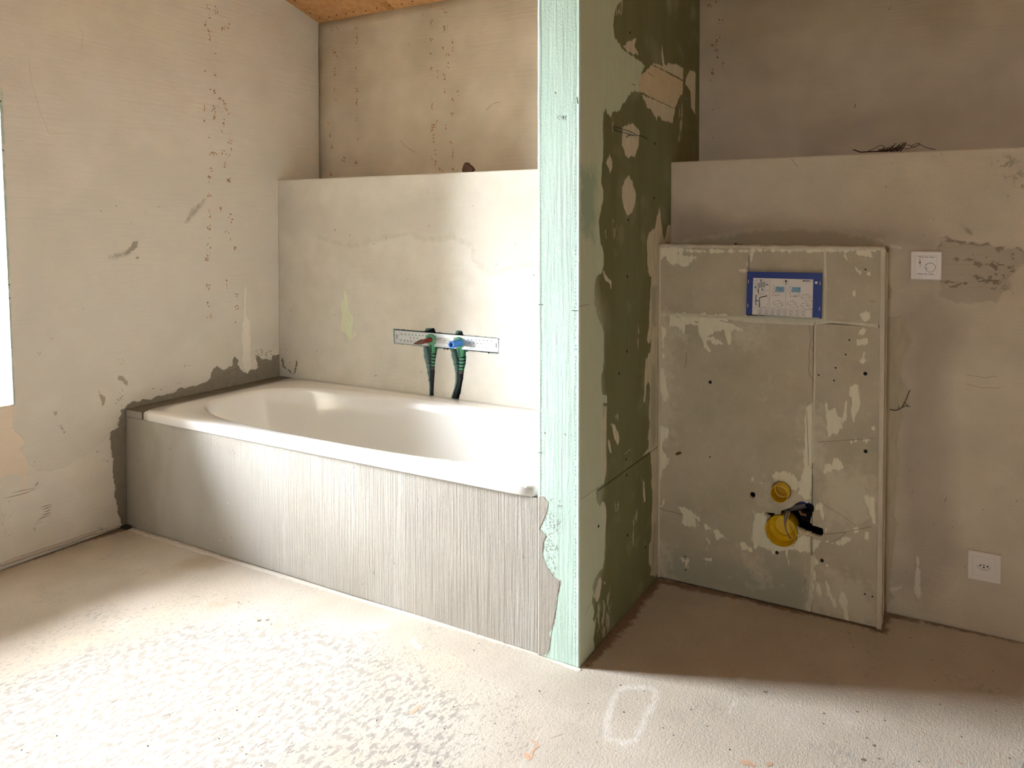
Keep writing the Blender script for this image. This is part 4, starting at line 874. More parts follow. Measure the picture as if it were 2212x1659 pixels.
m_ink = plain('grey_ink', srgb(150, 143, 137), .6); m_ink2 = plain('dark_ink', srgb(40, 36, 36), .6); m_cyan = plain('print_blue', srgb(30, 112, 168), .5); m_lblue = plain('print_pale_blue', srgb(120, 160, 184), .5); m_lgrey = plain('print_grey', srgb(168, 162, 158), .6)
arrow = lambda x, y, a, s=1.0: [(x + s * (px_ * math.cos(a) - py_ * math.sin(a)), y + s * (px_ * math.sin(a) + py_ * math.cos(a))) for px_, py_ in ((-38, -12), (0, -12), (0, -34), (42, 0), (0, 34), (0, 12), (-38, 12))]
scv.marks('print_blue', m_cyan, sheet, [cp(arrow(570, 378, 1.3, .8)), cp(arrow(710, 472, 3.2, .8)), cp(arrow(440, 530, 0.2, .8)), cp(arrow(598, 585, -1.2, .8)), cp(arrow(490, 838, 0, .8))], lift=.0012)
scv.marks('print_panels', m_lblue, sheet, [cp([(905, 515), (1100, 520), (1096, 638), (895, 632)]), cp([(1275, 525), (1470, 532), (1466, 650), (1262, 645)])], lift=.0011)
scv.marks('print_grey', m_lgrey, sheet, [cp([(488, 440), (640, 410), (672, 440), (672, 520), (525, 555), (490, 530)])], lift=.0010)
def circle(x, y, rx, ry, n=18): return [(x + rx * math.cos(6.2832 * k / n), y + ry * math.sin(6.2832 * k / n)) for k in range(n + 1)]
ln = []
for p in ([(772, 345), (760, 1000)], [(1135, 500), (1125, 1015)], [(390, 995), (1735, 1050)], [(400, 380), (640, 350)], [(465, 370), (460, 620)], [(655, 350), (650, 620)], [(530, 420), (740, 395)], [(400, 470), (465, 465)], [(405, 575), (540, 560)], [(580, 635), (740, 605)], circle(590, 830, 150, 165, 26), circle(858, 603, 40, 40), circle(1222, 613, 42, 40), circle(858, 512, 22, 20), circle(1225, 522, 22, 20), [(815, 645), (1090, 650)], [(860, 650), (860, 700)], [(960, 645), (960, 700)], [(1225, 655), (1225, 710)], [(1395, 655), (1395, 720)], [(1440, 655), (1440, 720)], [(1080, 362), (1195, 368), (1192, 478), (1078, 470), (1080, 362)], [(405, 860), (465, 860)], [(505, 905), (560, 905)], [(1720, 1070), (1712, 1200)]): ln.append((3.0 / 10.5 * 2, cp(p)))
for ox, oy in ((835, 830), (1158, 840), (1475, 690), (1468, 880)):
    for p in ([(0, 60), (40, 20), (130, -5), (190, 20), (200, 60), (110, 85), (20, 80), (0, 60)], [(5, 70), (50, 120), (120, 150), (190, 140), (200, 70)], [(110, 5), (180, 50)], [(225, 40), (220, 110)]): ln.append((.65, cp([(ox + a, oy + b_) for a, b_ in p])))
for k in range(8):
    ox, oy = 505 + k * 140, 1035 + k * 5
    ln.append((.7, cp([(ox, oy + 12), (ox + 95, oy - 8), (ox + 90, oy + 60), (ox - 4, oy + 75), (ox, oy + 12)]))); ln.append((.7, cp(circle(ox + 50, oy + 32, 24, 20, 10))))
    ln.append((.8, cp([(ox + 10, oy + 88), (ox + 80, oy + 92)]))); ln.append((.8, cp([(ox - 6, oy + 105), (ox + 100, oy + 112)])))
scv.marks('print_lines', m_ink, sheet, strokes=ln, lift=.0011)
scv.marks('print_black', m_ink2, sheet, [cp([(498, 560), (515, 560), (522, 660), (498, 665)]), cp([(445, 700), (465, 700), (455, 945), (442, 945)]), cp([(530, 765), (545, 750), (545, 985), (525, 985)]), cp([(540, 755), (705, 715), (708, 735), (545, 775)]), cp([(822, 705), (848, 716), (822, 728)]), cp([(990, 710), (965, 720), (990, 732)]), cp([(1250, 722), (1225, 733), (1250, 745)]), cp([(1405, 727), (1432, 740), (1405, 750)]), cp(ell(1138, 395, 24, 26)), cp([(1125, 430), (1150, 432), (1146, 460), (1128, 458)]), cp(ell(960, 545, 10, 10)), cp(ell(1012, 580, 10, 10)), cp(ell(1012, 625, 10, 10)), cp(ell(1438, 572, 10, 10)), cp(ell(1525, 895, 10, 8)), cp(ell(1630, 945, 10, 10))], lift=.0012)
def text(s_, q, hpx, bold=False, surf=scv, mat=m_ink2, parent=None, name='lettering', lift=.0012):
    cu_ = bpy.data.curves.new('t', 'FONT'); cu_.body = s_; cu_.size = 1.0; cu_.align_x = 'CENTER'; cu_.align_y = 'CENTER'
    if bold: cu_.offset = 0.03
    to = bpy.data.objects.new('t', cu_); COL.objects.link(to); dg = bpy.context.evaluated_depsgraph_get(); me = to.evaluated_get(dg).to_mesh()
    k = surf.scale(*q) * hpx / .72; c_ = surf.uv(*q)
    V = [surf.xyz(c_[0] + v.co.x * k, c_[1] + v.co.y * k, lift) for v in me.vertices]; Fc = [tuple(p.vertices) for p in me.polygons]
    bpy.data.objects.remove(to); bpy.data.curves.remove(cu_)
    return mk(name, V, Fc, mat, parent)
text('\u25A0GEBERIT', cp([(1612, 391)])[0], 2.6, True, parent=sheet)
text('15', cp([(903, 717)])[0], 3.0, True, parent=sheet); text('\u2264 30', cp([(1328, 736)])[0], 3.0, True, parent=sheet)
text('\u22645 mm', cp([(558, 693)])[0], 2.2, parent=sheet); text('\u22645 mm', cp([(520, 937)])[0], 1.9, parent=sheet)
for ch, q in (('A', (1058, 945)), ('B', (1410, 985)), ('C', (1716, 838)), ('D', (1712, 1028))): text(ch, cp([q])[0], 2.6, True, parent=sheet)
m_slit = plain('pale_slit', srgb(190, 176, 170), .6)
for q in ((284, 400), (268, 948), (1912, 445), (1898, 1022)):
    mk('clip_slot', *prism([scv.xyz(*scv.uv(*z_), .0001) for z_ in cp([(q[0] - 9, q[1] - 40), (q[0] + 9, q[1] - 40), (q[0] + 7, q[1] + 40), (q[0] - 11, q[1] + 40)])], (0, -.0006, 0)), m_slit, cvr)
mk('fixing_pin', *lathe(scv.xyz(*scv.uv(*cp([(1825, 427)])[0])), (0, -1, 0), [(-.001, .0042), (.0015, .0042), (.0022, .003)], 14), plain('white_pin', srgb(236, 232, 222), .5), cvr)

# ---- thermostat and socket
m_white = plain('white_switch_plastic', srgb(226, 218, 208), 0.35)
m_line2 = plain('slot_dark', srgb(70, 56, 44), .7)
tx_, tz_ = 2.9299, 1.1103
def bevel_frame(cx, cz, half, inner, name, parent, yb=-DR):
    V = []; lv_ = ((half, 0.0), (half, .006), (half - .002, .0085), (inner, .0075), (inner, .004))
    for h_, d_ in lv_:
        for sx, sz in ((-1, -1), (1, -1), (1, 1), (-1, 1)): V.append((cx + sx * h_, yb - d_, cz + sz * h_))
    Fc = []
    for i in range(len(lv_) - 1):
        for k in range(4): Fc.append((4 * i + k, 4 * i + (k + 1) % 4, 4 * i + 4 + (k + 1) % 4, 4 * i + 4 + k))
    return mk(name, V, Fc, m_white, parent)
th = thing('thermostat', (tx_, -DR, tz_), 'square white wall thermostat with round dial and slide switch', 'thermostat')
bevel_frame(tx_, tz_, .0435, .0300, 'frame', th)
mk('front_plate', *cbox(tx_ - .0298, tx_ + .0298, -DR - .0085, -DR - .002, tz_ - .0298, tz_ + .0298, .0006), m_white, th)
st_ = Surf((0, -DR - .0086, 0), X, Z); ct = lambda p: cc(1940, 520, 15.083, p)
for z_ in ((650, 530, 830, 536), (865, 535, 975, 538), (1010, 540, 1190, 545), (632, 1077, 805, 1080), (842, 1080, 945, 1084), (985, 1085, 1162, 1092)):
    a, b_ = st_.uv(*ct([z_[:2]])[0]), st_.uv(*ct([z_[2:]])[0]); mk('vent_slot', *box(a[0], b_[0], -DR - .0088, -DR - .0084, (a[1] + b_[1]) / 2 - .0007, (a[1] + b_[1]) / 2 + .0007), m_line2, th)
dcx, dcz = st_.uv(*ct([(1050, 872)])[0])
dl = mk('dial', *lathe((dcx, -DR - .0084, dcz), (0, -1, 0), [(0, .0136), (.0012, .0136), (.0018, .0128)], 36), m_white, th)
mk('dial_ring', *lathe((dcx, -DR - .0084, dcz), (0, -1, 0), [(0, .0146), (.0004, .0146), (.0004, .0132)], 36, close=False), m_line2, th)
pa, pb = st_.uv(*ct([(900, 918)])[0]), st_.uv(*ct([(985, 895)])[0])
mk('dial_pointer', *tube([(pa[0], -DR - .0103, pa[1]), (pb[0], -DR - .0103, pb[1])], .0006, 6), m_line2, dl)
for q, r_ in (((1048, 690), .0009), ((942, 712), .0008), ((866, 775), .0008), ((840, 868), .0006)):
    a = st_.uv(*ct([q])[0]); mk('dial_tick', *box(a[0] - .0004, a[0] + .0004, -DR - .0088, -DR - .0084, a[1] - r_, a[1] + r_), m_line2, th)
a, b_ = st_.uv(*ct([(680, 665)])[0]), st_.uv(*ct([(740, 855)])[0])
sl_ = mk('slide_switch', *box(a[0], b_[0], -DR - .0088, -DR - .0084, b_[1], a[1]), plain('switch_shadow', srgb(150, 130, 112), .6), th)
mk('switch_knob', *cbox(a[0] + .0004, b_[0] - .0006, -DR - .0108, -DR - .0086, b_[1] + .0004, b_[1] + (a[1] - b_[1]) * .6, .0004), m_white, sl_)
a = st_.uv(*ct([(708, 618)])[0]); mk('indicator_lamp', *box(a[0] - .0018, a[0] + .0018, -DR - .0089, -DR - .0084, a[1] - .0012, a[1] + .0012), m_line2, th)
sx_, sz_ = 3.0972, .207
so = thing('power_socket', (sx_, -DR, sz_), 'square white wall socket with three pin holes near the floor', 'socket')
bevel_frame(sx_, sz_, .0435, .0300, 'frame', so)
ss = Surf((sx_ - .0298, -DR - .0080, sz_ - .0298), X, Z); c0 = (.0298 - .0005, .0298 - .0005)
hx = [(c0[0] + a, c0[1] + b_) for a, b_ in ((-.0185, .0015), (-.013, .008), (.013, .008), (.0185, .0015), (.009, -.0095), (-.009, -.0095))]
ss.grid('socket_insert', 0, .0596, 0, .0596, .0006, m_white, so, holes=[hx], thick=.0075)
mk('recess_floor', *prism([ss.xyz(u, v, -.0065) for u, v in hx], (0, .001, 0)), m_white, so)
for a, b_ in ((-.0095, .0012), (.0095, .0012), (0, -.0028)):
    mk('pin_hole', *lathe(ss.xyz(c0[0] + a, c0[1] + b_, -.0065), (0, -1, 0), [(0, .0023), (.0003, .0023)], 14), m_black, so)
mk('screw', *lathe(ss.xyz(c0[0], c0[1] + .0045, -.0065), (0, -1, 0), [(0, .003), (.0005, .0028)], 12), plain('brass_screw', srgb(150, 132, 104), .4, .6), so)

# ---- loose bits
m_rust = plain('rust_brown', srgb(70, 42, 20), .95, var=.2, bscale=40)
sh = Surf((0, -DL + .02, 0), X, Z); ck = lambda p: cc(960, 330, 22.12, p)
out = [sh.uv(*q) for q in ck([(830, 960), (850, 840), (905, 680), (950, 600), (1020, 572), (1110, 580), (1160, 650), (1260, 720), (1350, 800), (1400, 880), (1415, 945), (1300, 1010), (1000, 1060), (860, 1040)])]
zb = min(v for _, v in out); out = [(u, HL + (v - zb) if v > zb + .002 else HL + .0005) for u, v in out]
cvx = np.mean(out, 0); lay = [(.0, .85), (.006, 1.0), (.016, .96), (.022, .7)]
V = []; n_ = len(out)
for d_, k in lay:
    for u, v in out: V.append((cvx[0] + (u - cvx[0]) * k, -DL + .015 + d_, HL + .0005 + (v - HL) * (k if k < .9 else 1)))
Fc = [tuple(range(n_))[::-1], tuple((len(lay) - 1) * n_ + k for k in range(n_))]
for i in range(len(lay) - 1):
    for k in range(n_): Fc.append((i * n_ + k, i * n_ + (k + 1) % n_, (i + 1) * n_ + (k + 1) % n_, (i + 1) * n_ + k))
tag(mk('rubble_chunk', V, Fc, m_rust), 'dark brown chunk of rubble lying on the ledge above the bathtub', 'rubble')
m_twig = plain('dark_root', srgb(58, 38, 18), .85, var=.25, bscale=90)
se = Surf((0, -DR + .015, 0), X, Z); cw = lambda p: cc(1800, 280, 8.508, p)
def ept(q, dy=0.0):
    p = se.xyz(*se.uv(*q)); p[1] += dy; p[2] = max(p[2], HR + .0015); return p
tw = thing('twig_bundle', ept(cw([(1100, 390)])[0]), 'dry tangle of roots and twigs lying on the ledge above the toilet', 'twigs')
mk('twig', *tube(spline([ept(q) for q in cw([(365, 372), (420, 385), (490, 412), (560, 412), (700, 405), (850, 400), (1000, 400)])], 5), [.0022] * 8 + [.0018] * 40 if False else .0019, 7), m_twig, tw)
for p in ([(650, 400), (760, 345), (880, 288), (940, 330)], [(1340, 285), (1400, 285), (1460, 325), (1540, 300), (1590, 265), (1560, 250), (1450, 290), (1440, 310)], [(1300, 360), (1400, 345), (1520, 305), (1600, 280), (1700, 325), (1880, 372)], [(650, 375), (660, 405)]):
    mk('twig', *tube(spline([ept(q, -.002) for q in cw(p)], 5), .0010, 6), m_twig, tw)
rn = random.Random(3); parts = []
for i in range(90):
    t = rn.random(); x0 = 800 + 460 * t + rn.uniform(-40, 40); y0 = 402 - rn.uniform(0, 14); L0 = rn.uniform(80, 200) * (0.5 + .7 * t); x1 = x0 + L0 * rn.uniform(.3, .9); y1 = y0 - L0 * rn.uniform(.35, 1.1) * (.5 + .8 * t)
    if x1 > 1350: x1 = 1350 - rn.uniform(0, 30)
    if y1 < 225: y1 = 225 + rn.uniform(0, 20)
    dy = rn.uniform(-.006, .02); parts.append(tube(spline([ept(q, dy) for q in cw([(x0, y0), ((x0 + x1) / 2 + rn.uniform(-20, 20), (y0 + y1) / 2 + rn.uniform(-18, 6)), (x1, y1)])], 3), .0007, 4))
o = mk('root_fibres', *join(*parts), m_twig, tw); o['kind'] = 'stuff'
s2w = lambda q, d: s2.xyz(*s2.uv(*q), d)
tg = thing('wall_twig', s2w((1945, 884), .001), 'thin dry twig stuck to the wall right of the toilet casing', 'twig')
for p, r_ in (([(1922, 884), (1935, 886), (1948, 880), (1955, 868), (1966, 842)], .0012), ([(1945, 882), (1958, 876), (1967, 878)], .0008), ([(1942, 884), (1941, 876)], .0008), ([(1955, 868), (1962, 880)], .0007)):
    mk('twig', *tube(spline([s2w(q, .003) for q in p], 4), r_, 6), m_twig, tg)
wl_ = thing('wire_scrap', sps.xyz(*sps.uv(1355, 290), .001), 'thin looped wire scrap stuck to the upper white patch on the partition', 'wire')
for p in ([(545, 1205), (500, 1180), (420, 1155), (360, 1135), (350, 1150), (380, 1175), (450, 1190), (520, 1212), (590, 1215), (655, 1245)], [(465, 1230), (500, 1210), (530, 1218)]):
    mk('wire', *tube(spline([sps.xyz(*sps.uv(*q), .002) for q in A(p)], 4), .0008, 6), m_rubber, wl_)
bw = at(278, 1140, 2, 0.0)
tag(mk('black_wedge', *cbox(bw[0] - .018, bw[0] + .018, bw[1] - .022, bw[1] - .002, 0.0005, .011, .001), m_rubber), 'small black plastic wedge on the floor in the corner by the tub surround', 'wedge')
bt = at(1641, 527, 2, HB + .005)
tag(mk('black_scrap', *join(cbox(bt[0] - .011, bt[0] + .009, -WB + .04, -WB + .05, HB + .0005, HB + .009, .001), cbox(bt[0] - .011, bt[0] - .006, -WB + .036, -WB + .05, HB + .0005, HB + .013, .001)), m_rubber), 'small black plastic scrap on top of the toilet casing', 'scrap')
pb_ = at(2196, 1712, 2, 0.0); pb_ = pb_ + np.array((.012, 0, 0))
hub = pb_ + np.array((.242, .02, 1.0)) * .5
tri = thing('tripod_stand', (hub[0], hub[1], 0), 'grey metal tripod stand at the bottom right corner of the picture', 'tripod')
m_gm = plain('grey_metal', srgb(128, 130, 134), .4, .6)
mk('centre_pole', *tube([hub + np.array((0, 0, -.15)), hub + np.array((0, 0, .08))], .016, 16), m_gm, tri, smooth=True)
mk('hub', *lathe(hub + np.array((0, 0, -.03)), (0, 0, 1), [(0, .03), (.05, .03), (.055, .024)], 16), m_rubber, tri)
for a in (0, 2.094, 4.188):
    v0 = pb_ - hub; ca, sa_ = math.cos(a), math.sin(a); ft = hub + np.array((v0[0] * ca - v0[1] * sa_, v0[0] * sa_ + v0[1] * ca, v0[2]))
    lg = mk('leg', *tube([ft + (hub - ft) * .012, hub], .0165, 16), m_gm, tri, smooth=True)
    mk('rubber_foot', *lathe(ft + np.array((0, 0, .001)), hub - ft, [(.006, .018), (.03, .018), (.034, .017)], 16), m_rubber, lg)

# ---- small marks on the surfaces
m_ochre = plain('ochre_fleck', srgb(160, 108, 54), .9, var=.25, bscale=80)
m_dot = plain('dark_dot', srgb(92, 78, 60), .9, var=.2, bscale=80)
LF = [(450, 14, 6, 6, 8), (466, 22, 5, 10, 14), (451, 37, 3, 5, 4), (443, 51, 5, 6, 7), (452, 65, 4, 6, 6), (453, 80, 3, 8, 7), (481, 62, 4, 4, 8), (488, 60, 5, 3, 5), (495, 50, 2, 7, 4), (443, 157, 2, 6, 5), (464, 160, 5, 5, 6), (454, 193, 3, 2, 4), (461, 199, 4, 5, 8), (477, 213, 5, 5, 7), (484, 222, 4, 7, 8), (489, 234, 4, 6, 8), (496, 245, 3, 3, 4), (441, 233, 1, 9, 7), (461, 240, 5, 12, 15), (463, 255, 3, 5, 6), (441, 262, 1, 8, 5), (483, 266, 2, 12, 9), (479, 285, 2, 6, 4), (452, 294, 3, 6, 5), (497, 305, 6, 6, 9), (456, 330, 4, 6, 9), (464, 333, 4, 6, 10), (480, 330, 6, 6, 6), (492, 335, 6, 3, 5), (500, 322, 2, 10, 3), (456, 367, 3, 5, 7), (451, 385, 4, 10, 12), (452, 422, 5, 4, 11), (484, 356, 3, 10, 7), (494, 385, 4, 9, 11), (453, 462, 3, 10, 6), (452, 493, 5, 7, 11), (476, 450, 2, 9, 6), (498, 472, 7, 11, 13), (452, 515, 3, 4, 3), (490, 505, 5, 8, 6), (497, 518, 4, 5, 4), (507, 536, 4, 5, 9), (450, 540, 5, 18, 15), (446, 560, 5, 6, 9), (449, 620, 6, 10, 14), (490, 615, 2, 12, 7), (511, 637, 5, 5, 10), (451, 657, 5, 6, 8), (453, 685, 6, 6, 9), (512, 665, 5, 6, 9), (508, 695, 2, 2, 2)]
sl.marks('ochre_flecks', m_ochre, wall_left, flecks(RND, LF, (1.8, 4.6)))
sl.marks('dark_flecks', m_dot, wall_left, flecks(RND, [(464, 116, 3, 3, 5), (245, 399, 1, 1, 1), (218, 455, 2, 2, 2), (251, 444, 2, 5, 3), (259, 433, 1, 2, 1), (313, 455, 1, 4, 2), (343, 446, 1, 1, 1), (284, 480, 1, 1, 1), (50, 307, 1, 2, 1), (85, 763, 5, 4, 7), (112, 730, 3, 3, 2), (180, 669, 2, 6, 2), (334, 726, 1, 1, 1), (352, 715, 1, 1, 1), (75, 998, 2, 2, 2), (20, 1080, 4, 4, 3), (6, 1120, 5, 14, 10), (20, 1115, 3, 4, 3), (15, 1148, 8, 10, 5), (74, 1143, 3, 4, 4), (260, 780, 10, 8, 6), (263, 850, 8, 12, 18), (258, 870, 8, 10, 14), (218, 1140, 6, 6, 12), (228, 1148, 4, 3, 4), (212, 975, 6, 6, 6), (225, 995, 8, 3, 5), (400, 790, 8, 2, 5), (331, 840, 3, 2, 4), (347, 841, 1, 3, 3), (406, 790, 4, 2, 3), (386, 828, 5, 2, 5), (560, 760, 8, 8, 22), (580, 765, 8, 10, 22), (175, 130, 2, 1, 1)], (1.4, 3.0)))
m_comb = plain('comb_mark', srgb(112, 112, 98), .9)
cl = lambda p: cc(0, 840, 4.254, p)
sl.marks('comb_marks', m_comb, wall_left, strokes=[(w_, cl(p)) for w_, p in (([.5, 1.6, .6], [(370, 1090), (420, 1075), (475, 1062)]), ([.5, 1.8, .6], [(385, 1110), (430, 1095), (475, 1080)]), ([.5, 1.8, .6], [(400, 1132), (440, 1120), (472, 1105)]), ([.5, 1.8, .6], [(380, 1165), (430, 1148), (470, 1135)]), ([.5, 1.8, .6], [(345, 1195), (400, 1180), (465, 1155)]), ([.5, 1.5, .6], [(335, 1215), (390, 1195)]), ([.5, 1.4, .5], [(320, 1240), (390, 1218)]), ([.4, 1.6, .5], [(30, 1005), (130, 985), (240, 955), (330, 920)]), ([.4, 1.2, .4], [(100, 960), (200, 935), (330, 910)]), ([.4, 1.8, .5], [(95, 1580), (160, 1555), (250, 1520)]), ([.4, 1.5, .5], [(110, 1590), (180, 1568), (240, 1540)]), ([.4, 1.0, .4], [(60, 1595), (130, 1565)]), ([1, 2.5, 1], [(915, 1308), (950, 1298), (1000, 1275)]), ([1, 2.2, 1], [(325, 895), (340, 870), (350, 858)]), ([1, 2.4, 1], [(316, 1300), (322, 1270)]))])
sl.marks('faint_lines', plain('faint_line', srgb(198, 190, 176), .9), wall_left, strokes=[(1.0, cc(0, 0, 2.676, p)) for p in ([(455, 120), (452, 150), (480, 195), (472, 250), (466, 290)], [(165, 330), (180, 470), (230, 640), (285, 775)], [(285, 772), (450, 770)])])
skirt = [at(x, y - 1, 0, 0.004) for x, y in cl([(0, 1625), (200, 1555), (420, 1480), (600, 1425), (800, 1350), (1000, 1295), (1120, 1255)])]
mk('base_filler', *tube(skirt, [.005, .008, .006, .009, .006, .007, .004], 6), m_skirt, wall_left)
BF = [(718, 62, 5, 8, 6), (729, 60, 2, 5, 3), (770, 60, 3, 5, 5), (772, 78, 2, 10, 5), (771, 90, 2, 5, 4), (722, 112, 4, 7, 9), (729, 121, 3, 3, 3), (723, 155, 3, 8, 7), (722, 192, 1, 5, 4), (726, 215, 1, 4, 3), (770, 148, 2, 5, 3), (771, 196, 3, 8, 9), (772, 225, 3, 15, 11), (770, 258, 2, 5, 4), (772, 300, 2, 4, 3), (709, 267, 2, 3, 2), (712, 290, 2, 7, 6), (717, 318, 2, 8, 5), (743, 345, 4, 8, 7), (768, 350, 5, 5, 7), (717, 375, 5, 4, 5), (930, 15, 2, 5, 3), (933, 50, 3, 10, 9), (914, 30, 2, 3, 2), (962, 60, 6, 8, 15), (932, 87, 3, 6, 7), (930, 120, 3, 8, 6), (932, 155, 4, 10, 9), (945, 162, 1, 10, 6), (960, 165, 3, 9, 9), (968, 140, 4, 7, 7), (957, 108, 2, 8, 5), (978, 100, 2, 12, 9), (966, 118, 6, 3, 7), (962, 195, 3, 6, 4), (990, 195, 2, 12, 6), (980, 215, 4, 4, 6), (934, 228, 3, 7, 10), (937, 272, 5, 10, 14), (932, 280, 4, 6, 7), (943, 262, 3, 6, 5), (937, 300, 2, 10, 9), (940, 330, 2, 8, 6), (933, 345, 3, 8, 6), (941, 352, 3, 10, 8), (976, 245, 3, 6, 7), (964, 278, 2, 10, 6), (972, 310, 5, 4, 6), (978, 338, 1, 14, 9), (979, 366, 3, 6, 8), (953, 365, 5, 7, 7), (987, 368, 2, 5, 3), (958, 23, 3, 6, 4), (963, 27, 3, 2, 3)]
RF = [(1532, 12, 6, 5, 10), (1548, 4, 3, 3, 4), (1558, 46, 6, 7, 8), (1555, 78, 2, 5, 5), (1548, 90, 3, 6, 7), (1540, 98, 6, 5, 10), (1548, 115, 4, 12, 15), (1562, 138, 4, 4, 6), (1539, 155, 4, 8, 9), (1536, 175, 2, 5, 3), (1543, 238, 3, 4, 3), (1540, 297, 2, 3, 2)]
sb.marks('ochre_flecks', m_ochre, wall_back, flecks(RND, BF, (1.8, 4.6)))
sb.marks('ochre_flecks', m_ochre, wall_back, flecks(RND, RF, (2, 5)))
sb.marks('scratches', m_comb, wall_back, strokes=[(.8, cc(560, 0, 2.676, p)) for p in ([(815, 815), (850, 850), (900, 880)], [(1310, 640), (1350, 600), (1390, 590)], [(866, 250), (870, 270)])] + [(1.6, cc(1480, 0, 2.676, [(985, 602), (978, 622)])), (1.2, cc(1480, 0, 2.676, [(1190, 40), (1175, 60)]))])
s1.marks('dark_flecks', m_dot, ledge1, flecks(RND, [(560 + x / 2.676, y / 2.676, 2, 2, 2) for x, y in ((438, 1330), (522, 1362), (735, 1375), (660, 1410), (980, 1305), (1232, 1190), (1480, 1405), (1590, 1590), (1368, 1530), (440, 1332))] + [(580 + x / 2.676, 560 + y / 2.676, 2, 2, 2) for x, y in ((127, 292), (380, 320), (280, 530), (622, 672), (804, 118), (882, 656), (1537, 92), (105, 520), (125, 600))], (1.4, 3.2)))
s2.marks('dark_flecks', m_dot, ledge2, flecks(RND, [(1480 + x / 2.676, y / 2.676, 2, 1.5, 2) for x, y in ((1190, 940), (1435, 905), (1480, 890), (850, 1280), (1165, 1080), (320, 1040), (1380, 1360), (1865, 1135), (1440, 1270))] + [(1400 + x / 1.803, 480 + y / 1.803, 1.5, 2, 2) for x, y in ((1030, 1050), (1305, 1118), (1110, 1175), (1235, 1340), (1020, 965), (1435, 1085), (1005, 1365), (1345, 590), (1120, 1410), (1185, 1185))], (1.4, 3.6)))
s2.marks('scratches', plain('faint_scratch', srgb(150, 136, 114), .9), ledge2, strokes=[(1.2, cc(1480, 0, 2.676, [(615, 918), (650, 965)])), (1.6, cc(1400, 480, 1.803, [(1163, 1070), (1155, 1090)])), (.8, cc(1400, 480, 1.803, [(1240, 595), (1310, 605), (1360, 600)])), (.8, cc(1400, 480, 1.803, [(1240, 630), (1300, 645), (1370, 645)])), (1, cc(1480, 0, 2.676, [(1850, 1030), (1900, 1015), (1950, 990)]))])
sa.marks('white_flecks', plain('white_fleck', srgb(226, 222, 214), .9), apron, flecks(RND, [(RND.uniform(300, 1150), 0, 1, 1, 1)[:0] or (x, RND.uniform(y0, y1), 1.5, 2, 1) for x, y0, y1 in [(RND.uniform(380, 1150), 1060, 1250) for _ in range(26)]], (1.5, 3)))
sa.marks('dark_flecks', m_dot, apron, flecks(RND, [(500, 975, 8, 5, 5), (368, 970, 2, 2, 2), (296, 995, 2, 2, 2), (470, 1010, 2, 2, 1), (627, 1005, 2, 2, 2), (765, 1010, 2, 2, 2), (957, 1075, 2, 1, 1), (805, 1235, 4, 6, 5), (851, 1215, 3, 6, 5), (784, 1260, 2, 2, 2), (500, 1160, 4, 2, 3), (312, 960, 2, 6, 3), (1130, 1200, 3, 6, 4)], (1.2, 2.6)))
# floor marks
m_org = plain('orange_smear', srgb(190, 156, 130), .8, var=.12, bscale=60)
fm = lambda p: cc(740, 1200, 2.989, p); f2 = lambda p: cc(1400, 1200, 2.724, p)
sf.marks('orange_smears', m_org, floor, strokes=[([3, 6, 7, 4], fm([(505, 963), (480, 985), (455, 1012), (432, 1022)])), ([2, 4, 5, 4, 5, 3], fm([(1212, 1192), (1245, 1205), (1262, 1230), (1225, 1262), (1215, 1300), (1225, 1310)])), ([3, 8, 5], fm([(1178, 1272), (1188, 1295), (1205, 1320)])), ([8, 12, 5], f2([(545, 1215), (580, 1218), (630, 1240)])), ([4, 8, 3], f2([(700, 1240), (715, 1225), (730, 1215)])), ([2, 4, 2], f2([(1815, 1205), (1835, 1220), (1850, 1225)]))], lift=.0005)
m_gouge = plain('grey_scratch', srgb(150, 142, 134), .9)
FS = []
for _ in range(120):
    x, y = RND.uniform(20, 1200), RND.uniform(1340, 1655); L0 = RND.uniform(8, 34); a = RND.gauss(-.45, .35)
    if y > 1220 + .31 * x - 20: FS.append((RND.uniform(.4, .8), [(x, y), (x + L0 * .5 * math.cos(a), y + L0 * .5 * math.sin(a) + RND.uniform(-1, 1)), (x + L0 * math.cos(a), y + L0 * math.sin(a))]))
sf.marks('fine_scratches', m_gouge, floor, strokes=FS, lift=.0004)
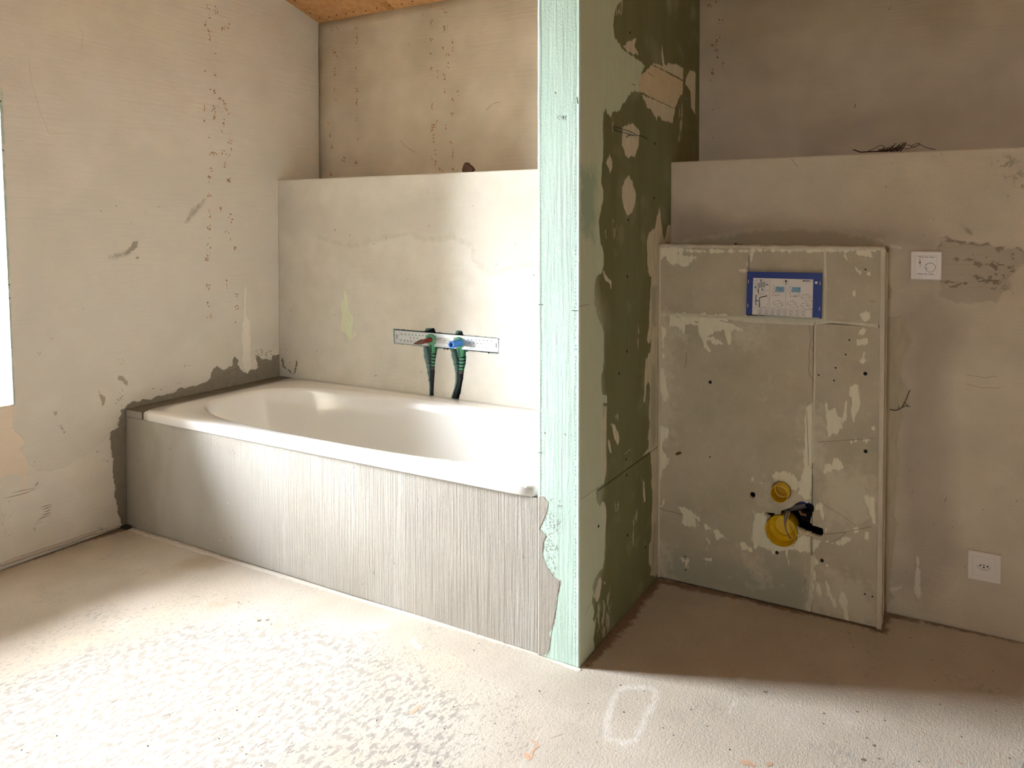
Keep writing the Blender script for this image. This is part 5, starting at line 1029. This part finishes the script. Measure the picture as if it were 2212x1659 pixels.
sf.marks('dark_spots', plain('floor_spot', srgb(124, 110, 92), .9, var=.2, bscale=90), floor, [cc(0, 1100, 2.968, ell(x, y, a, b_, -.3)) for x, y, a, b_ in ((1662, 715, 16, 7), (1715, 711, 14, 6), (1740, 738, 7, 4), (1530, 599, 7, 4), (1535, 742, 4, 3), (1090, 1320, 5, 4), (1555, 1528, 6, 5), (1578, 1570, 8, 6), (1880, 1278, 5, 3))] + [f2(ell(x, y, a, b_, .2)) for x, y, a, b_ in ((1230, 920, 11, 4), (1330, 1118, 11, 6), (1268, 1202, 17, 8), (1358, 1195, 8, 5), (1718, 876, 8, 3), (690, 803, 14, 4))], lift=.0005)
m_grit = plain('grit', srgb(70, 58, 44), .9, var=.3, bscale=50)
gp = []
gl_ = [f2([(x, y)])[0] for x, y in ((72, 232), (398, 247), (770, 419), (990, 465), (1637, 403), (1580, 420), (1705, 410), (1940, 460), (2076, 520), (2030, 683), (290, 718), (90, 1015), (253, 906), (480, 1143), (1548, 848), (2050, 917), (35, 210), (80, 355), (1345, 450))] + [fm([(x, y)])[0] for x, y in ((1033, 1027), (790, 1047), (905, 1093), (985, 1087), (1118, 1043), (1055, 803), (330, 1098), (590, 850), (275, 722), (2070, 1113), (1640, 1207), (1905, 928), (1760, 1105), (1815, 1012), (2135, 1160), (880, 568), (848, 612), (505, 714))]
gl_ += [(RND.uniform(0, 2212), RND.uniform(1470, 1655)) for _ in range(60)] + [(RND.uniform(1440, 2200), RND.uniform(1360, 1460)) for _ in range(20)] + [(1250 + 165 * t + RND.uniform(2, 12), 1447 - 195 * t + RND.uniform(0, 10)) for t in [RND.random() for _ in range(26)]]
for i, (x, y) in enumerate(gl_):
    c_ = at(x, y, 2, 0.0); r_ = RND.uniform(.0007, .0019); k = 6
    gp.append(lathe((c_[0], c_[1], 0.0003), (0, 0, 1), [(0, r_), (r_ * .5, r_ * RND.uniform(.7, 1.0)), (r_ * .8, r_ * .3)], k))
o = mk('floor_grit', *join(*gp), m_grit); o['kind'] = 'stuff'; o['label'] = 'tiny dark crumbs of grit scattered over the screed floor'; o['category'] = 'grit'
